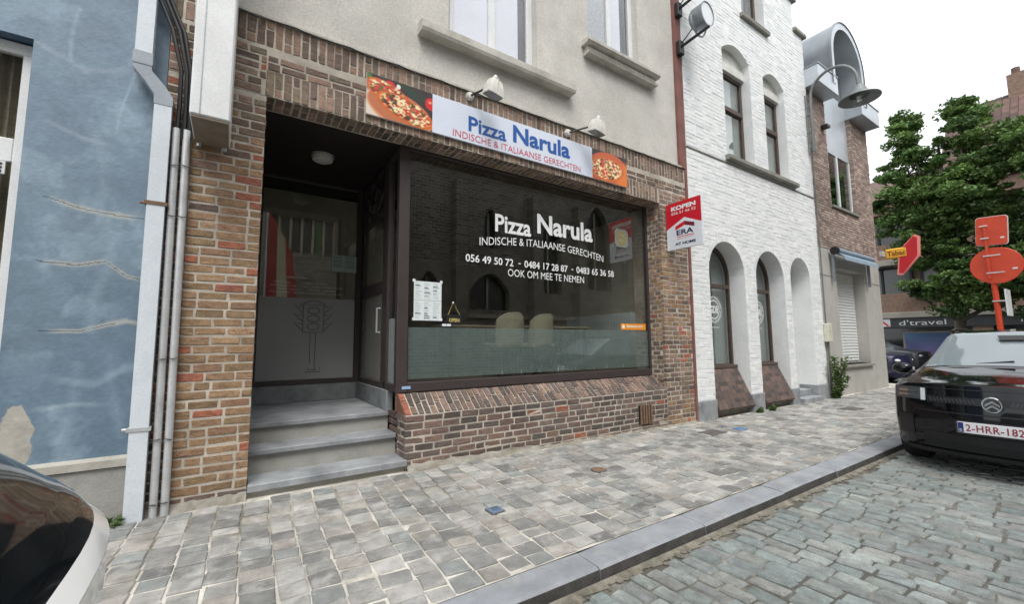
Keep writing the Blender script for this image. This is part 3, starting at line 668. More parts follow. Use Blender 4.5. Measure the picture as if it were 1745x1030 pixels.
M_lett=mat('white_vinyl',lin(236,238,238),.5,0,1,0,var2=0)
letters('opening_hours','OPENINGSUREN',M_lett,bk,(.50,YB2-.004,2.20),EX,EZ,-EY,.34,.030)
for i,(tx,x,wd) in enumerate((('Maandag        17.00u - 23.00u',.44,.72),('Dinsdag - Zondag   11.30u - 14.00u / 17.00u - 23.00u',.40,1.0),('Feestdagen       17.00u - 23.00u',.48,.8),('Wij bezorgen aan huis vanaf 18.00u tot 22.30u',.38,1.02))): letters('opening_hours',tx,M_lett,bk,(x,YB2-.004,2.13-i*.045),EX,EZ,-EY,wd*.9,.024)
# right side of the porch: side light and door, in the plane of the plinth's end
sd=B('side_light',M_dark,shop,(XS-.02,XS+.05,.345,.69,.768,.85),(XS-.02,XS+.05,.345,.69,ZL-.05,ZL),(XS-.02,XS+.05,.655,.80,.85,ZL-.05),bev=.004)
B('pane',M_glass,sd,(XS+.012,XS+.018,.36,.66,.85,ZL-.05)); M_filmg=film('frosted_film_green',lin(176,188,186),.38); B('frosted_film',M_filmg,sd,(XS+.0085,XS+.0095,.36,.655,.852,1.60))
dr=B('door',M_dark,shop,(XS-.01,XS+.05,.80,1.985,.768,.84),(XS-.01,XS+.05,.80,1.985,ZL-.06,ZL),(XS-.01,XS+.05,.80,.90,.84,ZL-.06),(XS-.01,XS+.05,1.86,1.985,.84,ZL-.06),(XS-.01,XS+.05,.90,1.86,1.95,2.10),(XS-.01,XS+.05,.90,1.86,2.95,3.02),bev=.004)
B('pane',M_glass,dr,(XS+.015,XS+.02,.89,1.88,.83,ZL-.05)); B('frosted_film',film('frosted_film_door',lin(170,170,166),.28),dr,(XS+.011,XS+.012,.90,1.86,.84,1.95)); B('frosted_film',film('frosted_film_thin',lin(160,156,140),.2),dr,(XS+.011,XS+.012,.90,1.86,2.1,2.75))
b=MB()
def bar(y0,z0,y1,z1,w=.03): 
    d=Vector((0,y1-y0,z1-z0)); n=Vector((0,-d[2],d[1])).normalized()*w; p=[(y0+n[1],z0+n[2]),(y0-n[1],z0-n[2]),(y1-n[1],z1-n[2]),(y1+n[1],z1+n[2])]; b.prism(p,'x',XS-.018,XS+.008)
yc,zc=1.38,3.27
for (p,q) in (((-.45,0),(0,.28)),((0,.28),(.45,0)),((.45,0),(0,-.28)),((0,-.28),(-.45,0)),((-.22,.14),(.1,-.1)),((.22,.14),(-.1,-.1))): bar(yc+p[0],zc+p[1],yc+q[0],zc+q[1])
lt=b.build('diamond_lattice',M_dark,dr)
b=MB(); b.tube([(XS-.02,.93,1.75),(XS-.06,.93,1.75),(XS-.06,.93,1.45),(XS-.02,.93,1.45)],.011,7); b.build('handle',M_galv,dr)
# ---- big shop window
fx0,fx1=XS-.0,XJ+.02
sw=B('shop_window',M_dark,shop,(1.66,XJ,YW,YW+.08,.765,.868),(1.66,XJ,YW,YW+.08,ZL-.035,ZL+.003),(XS-.018,1.66,YW-.005,YW+.085,.764,ZL+.002),(XJ-.035,XJ+.0,YW,YW+.08,.868,ZL-.035),bev=.005)
B('pane',M_glass,sw,(1.655,XJ-.03,YW+.030,YW+.036,.86,ZL-.03))
B('frosted_film',M_filmg,sw,(1.68,XJ-.04,YW+.040,YW+.041,.905,1.495))
b=MB()
for i in range(9):
    x=2.9+i*.33+random.uniform(-.05,.05); h=random.uniform(.02,.06); b.quad((x,YW+.0385,.905),(x+.008,YW+.0385,.905),(x+.006,YW+.0385,.905+h),(x+.001,YW+.0385,.905+h*.8))
b.build('film_tear',M_lett,sw); B('maker_label',mat('blue_label',lin(150,180,215),.5,0,1),sw,(1.60,1.70,YW-.0085,YW-.005,.80,.832))
ox=YW+.0262
def wl(t,x0,x1,z,h,bold=0,warp=None): letters('window_lettering',t,M_lett,sw,(x0,ox,z),EX,EZ,-EY,x1-x0,h,bold=bold,warp=warp)
wl('Pizza',2.835,3.42,2.775,.245,.024); wl('Narula',3.53,4.60,2.845,.29,.03)
wl('INDISCHE & ITALIAANSE GERECHTEN',2.60,4.82,2.56,.105,0,.085)
wl('056 49 50 72',2.40,3.12,2.33,.10,.014); wl('-',3.20,3.24,2.375,.013); wl('0484 17 28 87',3.30,4.08,2.335,.10,.014); wl('-',4.15,4.19,2.38,.013); wl('0483 65 36 58',4.25,5.045,2.34,.10,.014); wl('OOK OM MEE TE NEMEN',3.03,4.40,2.195,.10)
# ================================================================== white painted brick house
wh=thing('white_house',(9.2,0,0),'white painted brick house with arched shop windows and stepped gable','house')
M_wpaint=mat('white_wall_paint',lin(234,236,236),.75,.05,2.5,.5,60,var2=.04,scale2=30,dirt=(lin(186,186,180),1.3,.55,.78,.35))
M_wb_o=mat('white_brick',(0,0,0),.75,.04,6,.5,90,src='obj',var2=.04,scale2=50); M_wb_a=mat('white_brick_mass',(0,0,0),.75,.04,6,.5,90,src='attr',var2=.04,scale2=50)
HX0,HX1=6.665,11.86; YH=-.02
def arch_pts(x0,x1,z0,zs,rise,n=14):
    cx=(x0+x1)/2; a=(x1-x0)/2
    return [(x0,z0)]+[(cx-a*math.cos(math.pi*i/n),zs+rise*math.sin(math.pi*i/n)) for i in range(n+1)]+[(x1,z0)]
def seg_pts(x0,x1,z0,zs,rise,n=10):
    return [(x0,z0)]+[(x0+(x1-x0)*i/n,zs+rise*(1-(2*i/n-1)**2)) for i in range(n+1)]+[(x1,z0)]
A=[(7.18,8.40,-.2,2.60,.60),(8.83,10.02,-.2,2.60,.60),(10.32,11.30,-.2,2.72,.49)]
U=[(8.02,9.08,4.99,7.27,.22),(9.66,10.63,4.99,7.21,.22)]; U3=(8.92,9.92,8.40,10.3)
holes=[arch_pts(*a) for a in A]
out=[(HX0,-.2)]
for a in A: out+=arch_pts(*a)
outl=out+[(HX1,-.2),(HX1,9.05),(11.40,9.05),(11.40,9.85),(10.9,9.85),(10.9,10.65),(10.35,10.65),(10.35,11.6),(8.2,11.6),(8.2,10.65),(7.65,10.65),(7.65,9.85),(7.1,9.85),(7.1,9.05),(HX0,9.05)]
b=MB(); b.prism(outl,'y',YH+.0035,.42,[seg_pts(*u) for u in U]+[[(U3[0],U3[2]),(U3[1],U3[2]),(U3[1],U3[3]),(U3[0],U3[3])]]); wall=b.build('wall',M_wpaint,wh)
P=Pieces('painted_brick',.215,.066,.03,.003,.003,12,n8=False,seed=21)
def allow(z):
    a,b_=HX0+.004,HX1
    if z>9.05: a,b_=7.1,11.4
    if z>9.85: a,b_=7.65,10.9
    if z>10.65: a,b_=8.2,10.35
    cut=[]
    for (x0,x1,z0,zs,r) in A:
        cx,h=(x0+x1)/2,(x1-x0)/2
        g=.09 if z>1.9 else 0
        if z<zs: cut.append((x0,x1))
        elif z<zs+r+.11:
            q=(z-zs)/(r+.11); w=(h+.11)*math.sqrt(max(0,1-q*q)); cut.append((cx-w,cx+w))
    for (x0,x1,z0,zs,r) in U:
        if z0-.17<z<zs: cut.append((x0,x1))
        elif zs<=z<zs+r+.10:
            w=(x1-x0)/2*math.sqrt(max(0,1-(z-zs)/(r+.10))); cx=(x0+x1)/2; cut.append((cx-w,cx+w))
    if U3[2]-.12<z<U3[3]: cut.append((U3[0],U3[1]))
    if 4.80<z<4.85: return []
    res=[]; s=a
    for c,d in sorted(cut):
        if c>s: res.append((s,c))
        s=max(s,d)
    if s<b_: res.append((s,b_))
    return res
WC=[lin(235,237,237),lin(231,233,233),lin(238,239,238),lin(226,229,229)]
def wcol(x,z): return jcol(random.choice(WC),.03,.004)
courses(P,HX0,HX1,.30,11.55,allow,wcol,FRONT(YH),L=.215,J=.010,h=.066)
courses(P,0,.36,.30,9.0,lambda z:[(YH+.01,.34)],wcol,LEFTF(HX0-.003),L=.16)
for (x0,x1,z0,zs,r) in A:      # rings of bricks on end round the arches, and lined reveals
    cx,h=(x0+x1)/2,(x1-x0)/2; n=26
    for i in range(n):
        t=math.pi*(i+.5)/n; d=Vector((-math.cos(t)*h,0,math.sin(t)*r)); nn=Vector((-math.cos(t)*r,0,math.sin(t)*h)).normalized(); tt=Vector((nn[2],0,-nn[0]))
        P.put(Vector((cx,YH,zs))+d+nn*.055,nn,tt if nn.cross(tt).dot(-EY)>0 else -tt,-EY,.105,(h+r)/2*math.pi/n*1.0,wcol(0,0))
    courses(P,0,.40,.30,zs,lambda z:[(YH+.012,.40)],wcol,LEFTF(x1+.004),L=.2)
P.finish(wall,M_wb_o,M_wb_a,300,'painted_bricks')
B('house_body',M_wpaint,wh,(HX0,HX1,6,6.2,-.2,9),(HX0,HX0+.2,.42,6,-.2,9),(HX1-.2,HX1,.42,6,-.2,9)); b=MB(); b.prism([(HX0,9),(HX1,9),(9.25,12)],'y',.42,6.2); b.build('roof',mat('dark_tiles',lin(84,72,68),.8,.2,6),wh)
M_cop=mat('coping_stone',lin(140,138,130),.85,.2,3,.5,60)
for (x0,x1,z) in ((11.36,11.98,9.05),(10.86,11.52,9.85),(10.3,11.02,10.65),(6.6,7.14,9.05),(7.06,7.69,9.85),(8.1,10.45,11.6)): B('coping',M_cop,wh,(x0,x1,-.09,.46,z+.002,z+.10),bev=.012)
B('string_course',mat('seam_grey',lin(120,116,108),.8,.15,5),wh,(HX0-.004,HX1,-.032,.0,4.805,4.828))  # thin dark strip along the seam below the upper wall
b=MB(); b.prism([(-.10,4.87),(-.115,4.89),(-.115,4.96),(.15,5.0),(.15,4.87)],'x',7.94,10.88); b.build('window_sill',M_cop,wh)
b=MB(); b.prism([(-.09,8.30),(-.10,8.37),(.1,8.40),(.1,8.30)],'x',8.82,10.0); b.build('window_sill',M_cop,wh)
M_brown=mat('brown_wood',lin(84,70,62),.55,.12,5); M_dullglass=glass('white_house_glass',(.85,.87,.86),1.75); M_room=mat('pale_room',lin(160,164,162),.9,.08,2); M_lint=mat('lintel_white',lin(214,214,208),.85,.1,5,.5,50)
for (x0,x1,z0,zs,r) in U:
    yy=.17; B('lintel',M_lint,wh,(x0,x1,.10,.30,6.95,7.14),bev=.008); b=MB(); pt=seg_pts(x0,x1,7.14,zs,r); b.prism(pt,'y',.14,.30); b.build('lintel_panel',M_lint,wh)
    w=B('window',M_brown,wh,(x0,x0+.07,yy,yy+.07,4.99,6.95),(x1-.07,x1,yy,yy+.07,4.99,6.95),(x0+.07,x1-.07,yy,yy+.07,4.99,5.07),(x0+.07,x1-.07,yy,yy+.07,6.88,6.95),(x0+.07,x1-.07,yy-.02,yy+.08,6.12,6.22),bev=.006)
    B('pane',M_dullglass,w,(x0+.06,x1-.06,yy+.03,yy+.034,5.05,6.9)); B('curtain',mat('grey_curtain',lin(196,202,200),.9,.1,4) if 'grey_curtain' not in MATS else MATS['grey_curtain'],w,(x0+.02,x1-.02,.265,.27,4.99,6.95))
w=B('window',M_brown,wh,(U3[0],U3[0]+.07,.17,.24,U3[2],U3[3]),(U3[1]-.07,U3[1],.17,.24,U3[2],U3[3]),(U3[0]+.07,U3[1]-.07,.17,.24,U3[2],U3[2]+.08),bev=.006); B('pane',M_dullglass,w,(U3[0]+.06,U3[1]-.06,.20,.204,U3[2]+.05,U3[3])); B('curtain',M_interdark,w,(U3[0],U3[1],.40,.41,U3[2],U3[3]))
# arched shop windows with a sloping tiled apron
M_tile_o=mat('apron_tile',(0,0,0),.7,.15,12,.4,90,src='obj'); M_tile_a=mat('apron_tile_mass',(0,0,0),.7,.15,12,.4,90,src='attr')
TP=Pieces('apron_tile',.15,.12,.02,.004,.002,8,n8=False,seed=31); TC=desat([lin(104,84,76),lin(94,78,72),lin(114,88,78),lin(86,74,70)],.7)
aprons=[]; M_blind2=mat('pale_blind',lin(168,180,178),.9,.05,2)
for ai,(x0,x1,z0,zs,r) in enumerate(A[:2]):
    yy=.30; pts=arch_pts(x0-.03,x1+.03,.80,zs,r); inn=arch_pts(x0+.05,x1-.05,.87,zs,r-.07)
    b=MB(); b.prism(pts,'y',yy,yy+.07,[inn]); w=b.build('window',M_brown,wh); B('transom',M_brown,w,(x0+.04,x1-.04,yy-.01,yy+.075,2.36,2.43)); B('sill',M_brown,w,(x0,x1,yy-.08,yy+.05,.79,.85),bev=.006)
    b=MB(); b.prism(arch_pts(x0+.02,x1-.02,.85,zs,r-.04),'y',yy+.030,yy+.034); b.build('pane',M_dullglass,w)
    B('white_blind',M_blind2,w,(x0,x1+.1,.46,.463,.8,3.3)); B('room_back',M_room,w,(x0-.3,x1+.4,1.6,1.65,.3,3.4),(x0-.3,x0-.25,.45,1.6,.3,3.4),(x1+.3,x1+.4,.45,1.6,.3,3.4),(x0-.3,x1+.4,.45,1.65,3.32,3.36))
    # round shop logo on the pane
    cx,cz=x0+.66,1.93; R=.26; b=MB()
    for rr,wd in ((R,.012),(R*.72,.02)):
        n=40
        for i in range(n):
            t0,t1=2*math.pi*i/n,2*math.pi*(i+1)/n; b.quad(*[(cx+q*math.cos(t),yy+.026,cz+q*math.sin(t)) for q,t in ((rr,t0),(rr,t1),(rr-wd,t1),(rr-wd,t0))])
    for i in range(36):
        t=2*math.pi*i/36; 
        if i%9 in (0,): continue
        c_,s_=math.cos(t),math.sin(t); q0,q1=R*.80,R*.93; h=.008; b.quad((cx+q0*c_-h*s_,yy+.026,cz+q0*s_+h*c_),(cx+q1*c_-h*s_,yy+.026,cz+q1*s_+h*c_),(cx+q1*c_+h*s_,yy+.026,cz+q1*s_-h*c_),(cx+q0*c_+h*s_,yy+.026,cz+q0*s_-h*c_))
    lo=b.build('logo_ring',M_lett,w); lo['kind']='stuff'
    letters('logo_letters','GDB',M_lett,w,(cx-.14,yy+.026,cz-.075),EX,EZ,-EY,.28,.15,bold=.03); letters('logo_letters','interieur',M_lett,w,(cx-.17,yy+.026,cz-.36),EX,EZ,-EY,.34,.035)
    ap=B('apron',M_cop,wh,(x0+.002,x1-.002,.06,.40,-.15,.09)); b=MB(); ya,za,yb_,zb=-.075,.10,.235,.775
    b.prism([(ya,za-.02),(ya,za),(yb_,zb),(yb_+.1,zb),(yb_+.1,za-.02)],'x',x0+.01,x1-.01); ap2=b.build('apron_board',M_brown,wh); aprons.append(ap2)
    dv=Vector((0,yb_-ya,zb-za)); ln_=dv.length; dv.normalize(); nn=Vector((0,-dv[2],dv[1])); rows=9; cols=8
    for i in range(rows):
        for j in range(cols):
            u_=x0+.015+(x1-x0-.03)*(j+.5)/cols; o=Vector((u_,ya,za))+dv*(ln_*(i+.5)/rows)+nn*.012; dn=(nn+dv*-.10).normalized(); vv=dn.cross(EX); 
            if vv.dot(dv)<0: vv=-vv
            TP.put(o,EX,vv,dn,(x1-x0-.03)/cols-.006,ln_/rows*1.06,jcol(random.choice(TC),.15))
tiles=TP; tiles.finish(wh,M_tile_o,M_tile_a,300)
# door niche
x0,x1,z0,zs,r=A[2]
M_door=mat('white_door',lin(206,208,206),.6,.06,4); b=MB(); b.prism(arch_pts(x0-.02,x1+.02,.2,zs,r+.01),'y',.36,.42); dd=b.build('door',M_door,wh); B('mail_slot',M_galv,dd,(x0+.40,x1-.18,.345,.36,1.28,1.38)); B('name_plate',M_brown,dd,(x0+.30,x1-.12,.345,.36,1.66,1.68))
B('door_step',M_bluestone,wh,(x0-.0,x1+.0,-.12,.36,-.15,.06),bev=.01); B('door_step',M_bluestone,wh,(x0+.01,x1-.01,.12,.36,.06,.20),bev=.01)
for (a,c) in ((HX0-.02,7.19),(8.39,8.84),(10.01,10.33),(11.29,HX1)): B('pier_foot',M_bluestone,wh,(a,c,-.045,.41,-.15,.292),bev=.008)
M_metalp=mat('dull_pipe',lin(110,110,108),.6,.1,5)
mtr=thing('meter_box',(11.9,-.08,1.0),'small cream meter box on the wall at the white house corner','box'); B('case',mat('cream_box',lin(206,204,186),.6,.06,6),mtr,(11.80,12.02,-.13,-.02,1.28,1.72),bev=.012); B('lid_line',M_galv,mtr,(11.82,12.0,-.1325,-.13,1.53,1.54)); b=MB(); b.tube([(11.95,-.05,1.28),(11.95,-.05,-.05)],.022,8); b.build('pipe',M_metalp,mtr,True); b=MB(); b.tube([(11.90,-.05,1.72),(11.89,-.05,4.7),(11.87,-.05,6.3)],.016,8); b.build('pipe',M_metalp,mtr,True)

# ================================================================== brick house with round metal dormer
th=thing('dormer_house',(14,0,0),'corner house of pinkish brick with grey base and round metal dormer','house')
TX0,TX1=11.865,16.0
M_grey=mat('grey_render',lin(176,174,168),.85,.08,2,.35,50,dirt=(lin(140,138,130),1.5,.55,.8,.5))
SH=(12.88,14.80,.69,3.18)
b=MB(); b.prism([(TX0,-.2),(TX1,-.2),(TX1,3.62),(TX0,3.62)],'y',0,.35,[[(SH[0],SH[2]),(SH[1],SH[2]),(SH[1],SH[3]),(SH[0],SH[3])]]); b.build('base_wall',M_grey,th)
M_brickbed=mat('dark_mortar',lin(132,120,110),.95,.2,5)
BX=(12.98,14.72); b=MB(); b.box(TX0,BX[0],.010,.35,3.62,7.95); b.box(BX[1],TX1,.010,.35,3.62,7.95); b.box(BX[0],BX[1],.0105,.35,3.62,4.80); bw=b.build('brick_wall',M_brickbed,th)
P=Pieces('brick',.2,.055,.03,.003,.003,8,n8=False,seed=41); TB=desat([lin(190,164,146),lin(172,148,134),lin(200,172,154),lin(156,132,120),lin(182,150,134)],.7)
def tcol(x,z): return jcol(random.choice(TB),.13)
courses(P,TX0,TX1,3.64,7.95,lambda z:[(TX0,BX[0]),(BX[1],TX1)] if z>4.80 else [(TX0,TX1)],tcol,FRONT(0),L=.2,J=.012,h=.055)
courses(P,0,.34,4.83,7.95,lambda z:[(0,.34)],tcol,LEFTF(BX[1]-.003),L=.16,h=.055)
P.finish(bw,M_obj,M_att,300,'bricks')
M_metal=mat('grey_blue_metal',lin(190,197,203),.38,.08,1.5,.02,20,metal=.35); M_metald=mat('zinc_dark',lin(138,144,149),.4,.1,2,.03,30,metal=.5)
B('bay_panel',M_metal,th,(BX[0]+.001,BX[1]-.001,.10,.34,6.42,8.2)); B('bay_sill',M_cop,th,(BX[0]-.04,BX[1]+.04,-.05,.34,4.80,4.86))
yy=.09; w=B('bay_window',M_white_paint,th,(BX[0],BX[0]+.05,yy,yy+.06,4.86,6.42),(BX[1]-.05,BX[1],yy,yy+.06,4.86,6.42),(13.80,13.88,yy,yy+.06,4.86,6.42),(BX[0]+.05,13.8,yy,yy+.06,4.86,4.92),(13.88,BX[1]-.05,yy,yy+.06,4.86,4.92),bev=.006)
B('pane',glass('dormer_glass',(.7,.78,.76),2.3),w,(BX[0],BX[1],yy+.03,yy+.034,4.9,6.42)); B('room_back',M_room,w,(BX[0],BX[1],.6,.62,4.8,6.5))
for (a,c) in ((11.84,13.02),(14.66,16.05)):
    q=B('cap_box',M_metal,th,(a,c,-.33,.35,7.72,8.20),bev=.01); B('cap_trim',M_metald,q,(a-.015,c+.015,-.345,.36,8.20,8.235))
B('soffit_light',M_black,th,(12.62,12.82,-.16,-.01,6.86,6.93))
cx,zs=13.85,8.90; Ro,Ri=1.14,.96; b=MB(); n=28
def ring(R,y): return [(cx-R*math.cos(math.pi*i/n),y,zs+R*math.sin(math.pi*i/n)) for i in range(n+1)]
def archband(b,R0,y0,R1,y1,leg=True):
    p=ring(R0,y0); q=ring(R1,y1)
    if leg: p=[(p[0][0],y0,8.0)]+p+[(p[-1][0],y0,8.0)]; q=[(q[0][0],y1,8.0)]+q+[(q[-1][0],y1,8.0)]
    b.add(p+q,[(i,i+1,len(p)+i+1,len(p)+i) for i in range(len(p)-1)])
archband(b,Ro,-.34,Ro,3.4); archband(b,Ri,.18,Ri,.19); b.build('dormer_shell',M_metald,th,True,fix=False)
b=MB(); archband(b,Ro,-.34,Ri,-.34); b.build('dormer_face',M_metal,th); b=MB(); archband(b,Ri,-.34,Ri,.5); b.build('dormer_reveal',M_metal,th,True)
b=MB(); archband(b,Ro+.025,-.36,Ro+.025,-.30); archband(b,Ro+.025,-.36,Ro,-.36); archband(b,Ro+.012,.52,Ro+.012,.56); b.build('dormer_rim',M_metald,th,True)
b=MB(); pt=[(cx-Ri,8.0)]+[(p[0],p[2]) for p in ring(Ri,0)]+[(cx+Ri,8.0)]; b.prism(pt,'y',.36,.365); b.build('dormer_pane',glass('dormer_pane_glass',(.55,.62,.62),2.0),th)
B('dormer_mullion',M_metal,th,(cx-.35,cx-.27,.31,.38,8.0,9.75)); B('dormer_back',M_interdark,th,(cx-1.2,cx+1.2,1.2,1.25,8.0,10.1))
B('house_body',M_grey,th,(TX0,TX1,5.9,6.0,-.2,8),(TX1-.1,TX1,.35,5.9,-.2,8),(TX0,TX0+.1,.35,5.9,-.2,8)); b=MB(); b.prism([(.36,8.0),(6.1,8.0),(3.4,10.3)],'x',TX0,TX1); b.build('roof',MATS['dark_tiles'],th)
M_shut=mat('roller_shutter',lin(216,218,216),.5,.04,3); sh=B('roller_shutter',M_shut,th,(SH[0]+.01,SH[1]-.01,.265,.30,.71,3.17)); k=0
while .74+k*.08<3.1:
    z=.74+k*.08; b=MB(); b.prism([(.262,z),(.246,z+.02),(.246,z+.055),(.262,z+.076)],'x',SH[0]+.04,SH[1]-.04); b.build('slat',M_shut,sh); k+=1
B('shutter_sill',M_cop,th,(SH[0]-.06,SH[1]+.06,-.07,.26,.62,.69),bev=.008)
for (x,z0,z1) in ((12.45,-.1,3.6),(15.3,-.1,3.6)): pass
B('base_joint',M_cop,th,(TX0,SH[0]-.1,-.006,.0,2.92,2.94),(SH[1]+.1,TX1-.01,-.006,.0,2.92,2.94))
aw=thing('awning',(13.9,-.1,3.4),'rolled up grey fabric awning above the white roller shutter','awning'); M_awn=mat('awning_fabric',lin(128,146,160),.8,.08,8,.1,60); 
b=MB(); b.tube([(12.50,-.14,3.56),(15.0,-.14,3.56)],.085,12); b.build('roll',M_awn,aw,True)
b=MB(); pr=[(-.20,3.50),(-.30,3.40),(-.33,3.30),(-.325,3.30),(-.295,3.395),(-.19,3.49)]; b.prism(pr,'x',12.6,14.9); b.build('valance',M_awn,aw)
for x in (12.56,14.95):
    B('arm',M_zinc,aw,(x-.03,x+.03,-.10,-.04,2.80,3.6),bev=.006)
b=MB(); b.tube([(12.48,-.14,3.56),(12.54,-.14,3.56)],.10,12); b.build('end_cap',M_black,aw)

# ================================================================== houses closing the street
XB=29.0
fb=thing('travel_shop_block',(XB,0,0),'brown brick block with balconies and dark travel shop fascia behind the tree','building')
M_bk=mat('far_brick',lin(128,106,92),.9,.2,9,.3,30,var2=.14,scale2=30); M_conc=mat('concrete_band',lin(150,146,136),.85,.12,1.5,.2,20); M_fdark=mat('dark_fascia',lin(52,54,56),.6,.1,2); M_fglass=mat('dark_window',lin(40,46,48),.15,.2,.6,spec=.8)
y0,y1=-26,12
B('body',M_bk,fb,(XB+.9,XB+9,y0,y1,-.3,8.0))
B('concrete_band',M_conc,fb,(XB-.1,XB+1,y0,y1,2.45,2.75),bev=.02); B('concrete_band',M_conc,fb,(XB-.1,XB+1,y0,y1,5.25,5.55),bev=.02); B('brick_band',M_bk,fb,(XB,XB+.9,y0,y1,2.751,3.75)); B('brick_band',M_bk,fb,(XB,XB+.9,y0,y1,5.551,6.4)); B('eave_band',M_bk,fb,(XB-.2,XB+.9,y0,y1,8.0,8.7))
for zf in (3.75,6.4):
    for i in range(13):
        a=y1-1.2-i*2.9; z1=5.25 if zf<5 else 8.0
        w=B('window',M_fdark,fb,(XB+.78,XB+.9,a-2.6,a-2.5,zf,z1),(XB+.78,XB+.9,a-1.4,a-1.3,zf,z1),(XB+.78,XB+.9,a-.1,a,zf,z1),(XB+.785,XB+.895,a-2.59,a-.01,z1-.1,z1)); B('pane',M_fglass,w,(XB+.86,XB+.89,a-2.5,a-.1,zf,z1)); B('curtain',mat('far_curtain%d'%i,lin(150,156,160),.9,.12,3,stretch=(1,5,.2)) if zf<5 else MATS['far_curtain%d'%i],w,(XB+.84,XB+.855,a-1.3+random.uniform(0,.3),a-.1,zf,z1-.2))
B('shop_fascia',M_fdark,fb,(XB-.05,XB+.5,-9,y1,1.95,2.449)); B('pillar',M_bk,fb,(XB,XB+.8,-.35,.3,-.3,1.949)); B('shop_front',M_fglass,fb,(XB+.45,XB+.6,y0,y1,-.3,1.949)); 
M_far=mat('far_letters',lin(200,204,206),.6,0,1)
letters('fascia_letters',"ver",M_far,fb,(XB-.06,5.0,2.08),-EY,EZ,-EX,.9,.22); letters('fascia_letters',"d'travel",M_far,fb,(XB-.06,2.9,2.06),-EY,EZ,-EX,1.75,.27)
M_rd=mat('sign_red',lin(190,50,50),.6,0,1); lg=B('fascia_logo',M_far,fb,(XB-.06,XB-.05,3.25,3.75,2.02,2.42)); b=MB(); b.add([(XB-.065,3.72,2.38),(XB-.065,3.62,2.4),(XB-.065,3.28,2.06),(XB-.065,3.38,2.04)],[(0,1,2,3)]); b.build('logo_stroke',M_rd,lg)
def poster_img(nx,ny,s):
    n=value_noise(nx,ny,14,s,4)[...,None]; yy=np.linspace(0,1,ny)[:,None,None]; return np.array(lin(70,110,150))*(1-yy)*(.6+.8*n)+np.array(lin(110,86,130))*yy*(.5+n)
for i,(a,wd) in enumerate(((5.1,1.2),(2.9,1.85))):
    f=B('poster_frame',M_conc,fb,(XB+.36,XB+.40,a-wd,a,.35,1.75)); print_sheet('poster',M_print,f,(XB+.355,a-.08,.43),-EY,EZ,-EX,wd-.16,1.24,30,24,poster_img(30,24,50+i))
letters('window_letters',"T.U.",M_far,fb,(XB-.06,-3.1,1.45),-EY,EZ,-EX,1.3,.55); letters('window_letters',"immo",M_far,fb,(XB-.06,-1.2,2.08),-EY,EZ,-EX,1.0,.2); letters('window_letters',"kapper",M_far,fb,(XB-.06,-5.2,2.08),-EY,EZ,-EX,1.1,.2)
# steep tiled roof with chimney
M_rt=mat('red_tiles',lin(98,78,72),.8,.15,3,0,var2=.12,scale2=14)
b=MB(); yr=1.0
b.prism([(XB-.3,8.70),(XB+4.2,14.0),(XB+8.6,8.70)],'y',y0,yr)
rf=b.build('roof',M_rt,fb)
rv=Vector((4.5,0,5.3)); rl=rv.length; rv.normalize(); rn=Vector((-rv[2],0,rv[0]))
P=Pieces('roof_tile',.24,.34,.03,.006,.004,6,n8=False,seed=61); RC=[lin(98,78,72),lin(92,74,69),lin(106,82,76),lin(86,71,66)]
for j in range(int(rl/.33)):
    for i in range(44):
        yv=yr-.2-i*.28
        if yv<-11: break
        o=Vector((XB-.3,yv,8.70))+rv*(.17+j*.33)+rn*.03; nn=(rn-rv*.08).normalized(); P.put(o,-EY,nn.cross(-EY),nn,.25,.36,jcol(random.choice(RC),.15))
P.finish(rf,M_obj,M_att,300,'roof_tiles')
for (yc_,h) in ((-1.25,.95),): 
    ch=B('chimney',M_bk,rf,(XB+3.9,XB+4.7,yc_-1.3,yc_,13.0,14.6+.35)); 
    for q in (-.3,-.95): b=MB(); b.lathe([(.16,0),(.16,.4),(.12,.42)],(XB+4.3,yc_+q,14.95),n=12); b.build('chimney_pot',M_rt,ch)
b=MB(); b.prism([(XB-.3,8.70),(XB+3.2,10.9),(XB+8,8.70)],'y',yr+.01,y1); b.build('low_roof',M_rt,fb)
# church over the street, seen in the shop glass
chu=thing('church',(10,-12.3,0),'dark stone church across the street, mirrored in the shop windows','church')
YC=-12.0
M_church=bpy.data.materials.new('church_stone'); M_church.use_nodes=True; t_=M_church.node_tree; bt=t_.nodes.new('ShaderNodeTexBrick'); tco=t_.nodes.new('ShaderNodeTexCoord'); mpp=t_.nodes.new('ShaderNodeMapping'); mpp.inputs['Rotation'].default_value=(math.pi/2,0,0)
bt.inputs['Color1'].default_value=(*lin(136,130,120),1); bt.inputs['Color2'].default_value=(*lin(84,81,76),1); bt.inputs['Mortar'].default_value=(*lin(168,162,152),1); bt.inputs['Scale'].default_value=1; bt.inputs['Brick Width'].default_value=.36; bt.inputs['Row Height'].default_value=.14; bt.inputs['Mortar Size'].default_value=.012
t_.links.new(tco.outputs['Object'],mpp.inputs[0]); t_.links.new(mpp.outputs[0],bt.inputs['Vector']); t_.links.new(bt.outputs['Color'],t_.nodes['Principled BSDF'].inputs['Base Color']); t_.nodes['Principled BSDF'].inputs['Roughness'].default_value=.9
def gothic(x0,x1,z0,zs,rise,n=8):
    cx=(x0+x1)/2; a=(x1-x0)/2
    L_=[(x0+a*(i/n),zs+rise*math.sin(math.pi/2*i/n)**.9) for i in range(n+1)]; return [(x0,z0)]+L_+[(2*cx-p[0],p[1]) for p in reversed(L_[:-1])]+[(x1,z0)]
gw=[(8.95,11.1,2.85,3.7,.85),(9.7,10.45,5.8,7.1,.6),(6.55,7.4,3.2,3.9,.5),(16.2,18.1,4.2,7.6,1.4),(20,22,4.2,7.6,1.4),(13.0,14.4,3.8,6.6,1.2)]; lw=(1.0,3.8,5.3,6.95)
